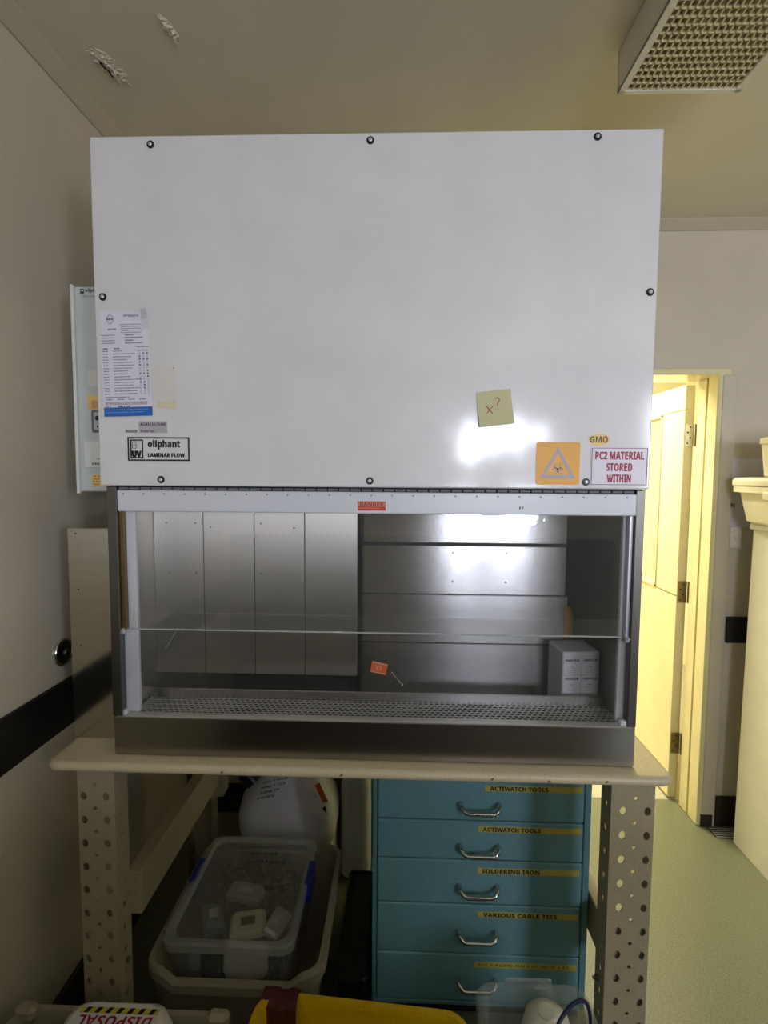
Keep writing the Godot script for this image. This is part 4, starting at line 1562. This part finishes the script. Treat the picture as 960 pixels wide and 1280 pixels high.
	lathe(st, [Vector2(0.030, 0.0), Vector2(0.030, 0.045), Vector2(0.026, 0.050)], Transform3D(Basis(Vector3(0, 0, 1), 0.7), Vector3(-0.118, 0.235, 0.07)), 20, true)
	part("cap", st, M.black, t, "black screw cap")
	st = tool()
	for k in 4:
		scribble(st, Vector3(-0.095 + 0.006 * k, 0.190 + 0.016 * k, 0.108 - 0.0065 * k), Vector3(1, 0.25, 0).normalized(), Vector3(0, 0.93, -0.36), 0.07 + 0.006 * k, 0.010, 301 + k, 0.0016)
	part("handwriting", st, M.ink, t)
	st = tool()
	xbox(st, Transform3D(Basis(Vector3(0, 0, 1), 0.42) * Basis(Vector3(0, 1, 0), 0.5), Vector3(0.128, 0.205, 0.080)), Vector3(0.018, 0.075, 0.003), 0.001)
	part("orange_tag", st, M.orange, t, "orange label strip")
	st = tool()
	xbox(st, Transform3D(Basis(Vector3(0, 0, 1), 0.25) * Basis(Vector3(0, 1, 0), 0.5), Vector3(0.142, 0.145, 0.092)), Vector3(0.012, 0.035, 0.004), 0.001)
	part("dark_tag", st, M.ink, t)
	t = thing("white_canister", "small white canister behind the right end of the jerrycan", "canister", Vector3(-0.165, 0.0, -1.97))
	st = tool()
	rounded_can(st, Transform3D(), [[0.05, 0.05, 0.0], [0.056, 0.055, 0.01], [0.056, 0.055, 0.36], [0.045, 0.045, 0.40], [0.022, 0.022, 0.42], [0.022, 0.022, 0.45]], 0.03)
	part("canister_body", st, M.jug, t)
	st = tool()
	lathe(st, [Vector2(0.026, 0.44), Vector2(0.026, 0.475), Vector2(0.022, 0.48)], Transform3D(), 20, true)
	part("canister_cap", st, M.white_plastic, t)
	t = thing("added_black_crate", "low black crate added to keep the floor gap dark between the off-white tub and the drawers", "crate", Vector3(-0.128, 0, -1.57))  # added so the gap beside the drawers stays dark
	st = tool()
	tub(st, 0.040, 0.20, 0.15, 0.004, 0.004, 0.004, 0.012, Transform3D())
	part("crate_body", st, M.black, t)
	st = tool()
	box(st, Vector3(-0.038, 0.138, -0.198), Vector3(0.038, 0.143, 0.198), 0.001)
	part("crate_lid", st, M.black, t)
	t = thing("cardboard_box", "brown cardboard box at the back beside the drawer cabinet", "box", Vector3(-0.15, 0.0, -2.17))
	st = tool()
	box(st, Vector3(-0.13, 0.0, -0.10), Vector3(0.13, 0.50, 0.10), 0.004)
	part("box_body", st, M.brown_card, t)
	st = tool()
	box(st, Vector3(-0.13, 0.495, -0.10), Vector3(-0.002, 0.504, 0.10), 0.002)
	box(st, Vector3(0.002, 0.495, -0.10), Vector3(0.13, 0.504, 0.10), 0.002)
	part("flap", st, M.brown_card, t)

func front_tubs() -> void:
	# white crate at front left
	var t := thing("white_crate", "off-white plastic crate at the front left corner, holding the disposal container", "crate", Vector3(-0.607, 0, -0.875))
	var st := tool()
	tub(st, 0.236, 0.215, 0.335, 0.03, 0.006, 0.010, 0.045, Transform3D(), 0.0)
	part("crate_body", st, M.plastic, t)
	for p in [Vector3(-0.215, 0.335, -0.205), Vector3(0.215, 0.335, -0.205)]:
		st = tool()
		xbox(st, Transform3D(Basis(), p), Vector3(0.05, 0.036, 0.03), 0.010)
		part("corner_lug", st, M.plastic, t)
	t = thing("disposal_container", "white disposal container with an upside-down hazard-striped label, in the front left crate", "container", Vector3(-0.575, 0.006, -0.90))
	st = tool()
	var rings := []
	for p in [[0.085, 0.125, 0.0], [0.098, 0.142, 0.316], [0.112, 0.146, 0.326], [0.112, 0.146, 0.370], [0.104, 0.138, 0.404], [0.092, 0.128, 0.412]]:
		rings.append(rrect(p[0], p[1], 0.04, p[2], 6))
	skin(st, rings)
	part("container_body", st, M.foam, t)
	var lay := Basis(Vector3.UP, PI) * Basis(Vector3.RIGHT, -PI * 0.5)
	st = tool()
	box(st, Vector3(-0.080, 0.4125, -0.119), Vector3(0.084, 0.4135, 0.10), 0.0003)
	var lb := part("hazard_label", st, M.sign_white, t, "label with yellow and black stripes")
	st = tool()
	box(st, Vector3(-0.080, 0.4133, -0.117), Vector3(0.084, 0.4138, -0.105))
	part("yellow_band", st, M.hazard, lb)
	st = tool()
	for k in 7:
		var x := -0.072 + 0.0225 * k
		var y := 0.4142
		face(st, [Vector3(x, y, -0.105), Vector3(x + 0.010, y, -0.105), Vector3(x + 0.0155, y, -0.117), Vector3(x + 0.0055, y, -0.117)], Vector3(x, 0, 0))
	part("black_stripe", st, M.black, lb)
	words("label_lettering", "DISPOSAL", Vector3(0.002, 0.4142, -0.089), 0.150, 0.022, M.danger_ink, lb, true, lay)
	# yellow tub
	t = thing("yellow_tub", "bright yellow plastic tub in front of the bench, with maroon cloth on its rim", "tub", Vector3(-0.090, 0, -0.92))
	t.rotation.y = -0.075
	st = tool()
	tub(st, 0.226, 0.182, 0.362, 0.025, 0.005, 0.011, 0.045, Transform3D())
	part("tub_body", st, M.tub_yellow, t)
	t = thing("maroon_cloth", "dark maroon cloth hung over the back left rim of the yellow tub", "cloth", Vector3(-0.262, 0.366, -1.122))
	t.rotation.y = -0.075
	st = tool()
	var prof := [Vector2(-0.016, -0.16), Vector2(-0.014, -0.03), Vector2(-0.008, -0.003), Vector2(0.004, 0.001), Vector2(0.020, -0.002), Vector2(0.030, -0.016), Vector2(0.036, -0.12), Vector2(0.044, -0.20)]
	var g := []
	for p in prof:
		var row := []
		for i in 9:
			var u := i / 8.0
			row.append(Vector3(-0.040 + 0.082 * u, p.y + 0.002 * sin(u * 9.0), p.x + 0.002 * sin(u * 14.0)))
		g.append(row)
	for j in g.size() - 1:
		for i in 8:
			face(st, [g[j][i], g[j][i + 1], g[j + 1][i + 1], g[j + 1][i]], Vector3(0, -0.1, 0.006))
	part("cloth_sheet", st, M.maroon, t)
	# clear tub with a white lump and a blue lead
	t = thing("clear_tub", "small clear plastic tub in front of the drawers, holding the blue lead", "tub", Vector3(0.303, 0, -1.04))
	st = tool()
	tub(st, 0.118, 0.118, 0.362, 0.02, 0.003, 0.009, 0.03, Transform3D(), 0.0)
	part("tub_body", st, M.clear_tub, t)
	st = tool()
	box(st, Vector3(-0.055, 0.345, -0.131), Vector3(0.052, 0.371, -0.124), 0.005)
	part("grip_tab", st, M.clear_tub, t)
	t = thing("white_container", "round-topped white plastic container standing in the clear tub", "container", Vector3(0.322, -0.004, -1.085))
	st = tool()
	lathe(st, [Vector2(0.062, 0.0), Vector2(0.062, 0.012), Vector2(0.058, 0.013), Vector2(0.054, 0.33), Vector2(0.046, 0.365), Vector2(0.025, 0.379), Vector2(0.01, 0.381)], Transform3D(), 32)
	part("container_body", st, M.foam, t)
	st = tool()
	lathe(st, [Vector2(0.020, 0.376), Vector2(0.020, 0.384), Vector2(0.017, 0.385)], Transform3D(), 24, true)
	part("container_cap", st, M.foam, t)
	t = thing("blue_lead", "dark blue cable looped over the white container in the clear tub", "cable", Vector3(0, 0, 0))
	st = tool()
	var cur := Curve3D.new()
	for p in [Vector3(0.285, 0.02, -1.005), Vector3(0.290, 0.25, -1.005), Vector3(0.306, 0.345, -1.02), Vector3(0.340, 0.398, -1.05), Vector3(0.383, 0.408, -1.08), Vector3(0.410, 0.388, -1.085), Vector3(0.4115, 0.30, -1.07), Vector3(0.398, 0.04, -1.03)]:
		cur.add_point(p)
	for i in range(1, cur.point_count - 1):
		var d := (cur.get_point_position(i + 1) - cur.get_point_position(i - 1)) * 0.18
		cur.set_point_in(i, -d)
		cur.set_point_out(i, d)
	tube(st, Array(cur.tessellate(4, 3)), 0.0042, 8)
	part("cable", st, M.navy, t)
	st = tool()
	lathe(st, [Vector2(0.008, 0.0), Vector2(0.008, 0.03), Vector2(0.005, 0.04)], Transform3D(Basis(), Vector3(0.398, 0.006, -1.03)), 14, true)
	part("plug", st, M.black, t)

func right_side() -> void:
	# tall white body at the edge of the picture
	var t := thing("tall_white_cabinet", "tall plain white cabinet at the right edge, under the lidded tub", "cabinet", Vector3(1.40, 0, -2.19))
	var st := tool()
	var lo := []
	var hi := []
	for p in [[0.0, 0.0], [0.62, 0.0], [0.62, 0.60], [0.0, 0.60]]:
		lo.append(Vector3(p[0], 0.0, p[1]))
		hi.append(Vector3(p[0] + (0.011 if p[0] == 0.0 else 0.0), 1.315, p[1]))
	face(st, lo, Vector3(0.3, 0.6, 0.3))
	face(st, hi, Vector3(0.3, 0.6, 0.3))
	for i in 4:
		var j := (i + 1) % 4
		face(st, [lo[i], lo[j], hi[j], hi[i]], Vector3(0.3, 0.6, 0.3))
	part("cabinet_body", st, M.cabinet_white, t)
	st = tool()
	box(st, Vector3(0.0, 1.315, -0.012), Vector3(0.63, 1.341, 0.62), 0.005)
	part("top_cap", st, M.cabinet_white, t)
	st = tool()
	box(st, Vector3(0.02, 0.10, 0.600), Vector3(0.60, 1.30, 0.622), 0.006)
	var dr := part("cabinet_door", st, M.cabinet_white, t)
	st = tool()
	tube(st, [Vector3(0.06, 0.85, 0.62), Vector3(0.06, 0.86, 0.655), Vector3(0.06, 1.04, 0.655), Vector3(0.06, 1.05, 0.62)], 0.008, 10)
	part("handle", st, M.alu, dr)
	# lidded tub on top
	t = thing("lidded_tub", "cream plastic tub with lid and yellow tag, on the tall white cabinet", "tub", Vector3(1.548, 1.341, -1.985))
	st = tool()
	var rings := []
	for p in [[0.158, 0.205, 0.0], [0.172, 0.222, 0.010], [0.190, 0.246, 0.128]]:
		rings.append(rrect(p[0], p[1], 0.035, p[2], 5))
	skin(st, rings)
	part("tub_body", st, M.white_plastic, t)
	st = tool()
	rings = []
	for p in [[0.190, 0.246, 0.124], [0.204, 0.262, 0.124], [0.204, 0.262, 0.148], [0.192, 0.25, 0.150]]:
		rings.append(rrect(p[0], p[1], 0.03, p[2], 5))
	skin(st, rings, true)
	part("rim", st, M.white_plastic, t)
	st = tool()
	rings = []
	for p in [[0.206, 0.264, 0.150], [0.208, 0.266, 0.154], [0.208, 0.266, 0.172], [0.200, 0.258, 0.182], [0.17, 0.22, 0.184]]:
		rings.append(rrect(p[0], p[1], 0.03, p[2], 5))
	skin(st, rings)
	part("lid", st, M.white_plastic, t)
	st = tool()
	box(st, Vector3(-0.212, 0.098, -0.055), Vector3(-0.190, 0.130, 0.10), 0.004)
	part("grip", st, M.white_plastic, t)
	st = tool()
	xbox(st, Transform3D(Basis(Vector3(0, 0, 1), 0.13), Vector3(-0.1865, 0.078, 0.02)), Vector3(0.002, 0.018, 0.14), 0.0006)
	var yt := part("yellow_tag", st, M.yellow, t, "yellow printed tag")
	st = tool()
	scribble(st, Vector3(-0.1885, 0.072, -0.01), Vector3(0, 0, 1), Vector3(0.13, 0.99, 0), 0.06, 0.010, 411, 0.0016)
	part("tag_print", st, M.ink, yt)
	t = thing("white_tub", "white container standing on the lid of the cream tub", "container", Vector3(1.538, 1.525, -1.962))
	st = tool()
	rings = []
	for p in [[0.150, 0.150, 0.0], [0.158, 0.158, 0.006], [0.168, 0.168, 0.125], [0.172, 0.172, 0.128], [0.172, 0.172, 0.148], [0.160, 0.160, 0.152]]:
		rings.append(rrect(p[0], p[1], 0.03, p[2], 5))
	skin(st, rings, true)
	part("container_body", st, M.white_plastic, t)
	st = tool()
	scribble(st, Vector3(-0.1695, 0.095, -0.07), Vector3(0, 0, 1), Vector3(0, 1, 0), 0.05, 0.012, 433, 0.0018)
	part("print", st, M.ink, t)
	# paper notice and switch on the wall
	t = thing("wall_notice", "white paper notice on the back wall behind the cream tub", "notice", Vector3(1.374, 1.315, -2.2995))
	st = tool()
	box(st, Vector3(0, 0, 0), Vector3(0.21, 0.288, 0.0008), 0.0002)
	part("paper_sheet", st, M.sign_white, t)
	words("notice_lettering", "N", Vector3(0.016, 0.092, 0.0010), 0.015, 0.016, M.ink, t)
	t = thing("light_switch", "white light switch under the paper notice on the back wall", "switch", Vector3(1.405, 1.275, -2.30))
	st = tool()
	box(st, Vector3(-0.026, -0.05, 0), Vector3(0.026, 0.042, 0.008), 0.003)
	part("plate", st, M.switch, t)
	st = tool()
	xbox(st, Transform3D(Basis(Vector3.RIGHT, 0.14), Vector3(0.002, -0.004, 0.009)), Vector3(0.016, 0.020, 0.006), 0.0015)
	part("rocker", st, M.switch, t)
	# small floor grate by the tall cabinet
	t = thing("floor_grate", "small slotted metal grate on the floor behind the tall white cabinet", "grate", Vector3(1.345, 0, -2.245))
	for i in 5:
		st = tool()
		box(st, Vector3(0.0, 0.0, -0.030 + 0.014 * i), Vector3(0.11, 0.004, -0.024 + 0.014 * i), 0.001)
		part("slat", st, M.alu, t)
	st = tool()
	box(st, Vector3(-0.004, 0.0, -0.036), Vector3(0.114, 0.0015, 0.036), 0.0004)
	part("grate_frame", st, M.dark, t)
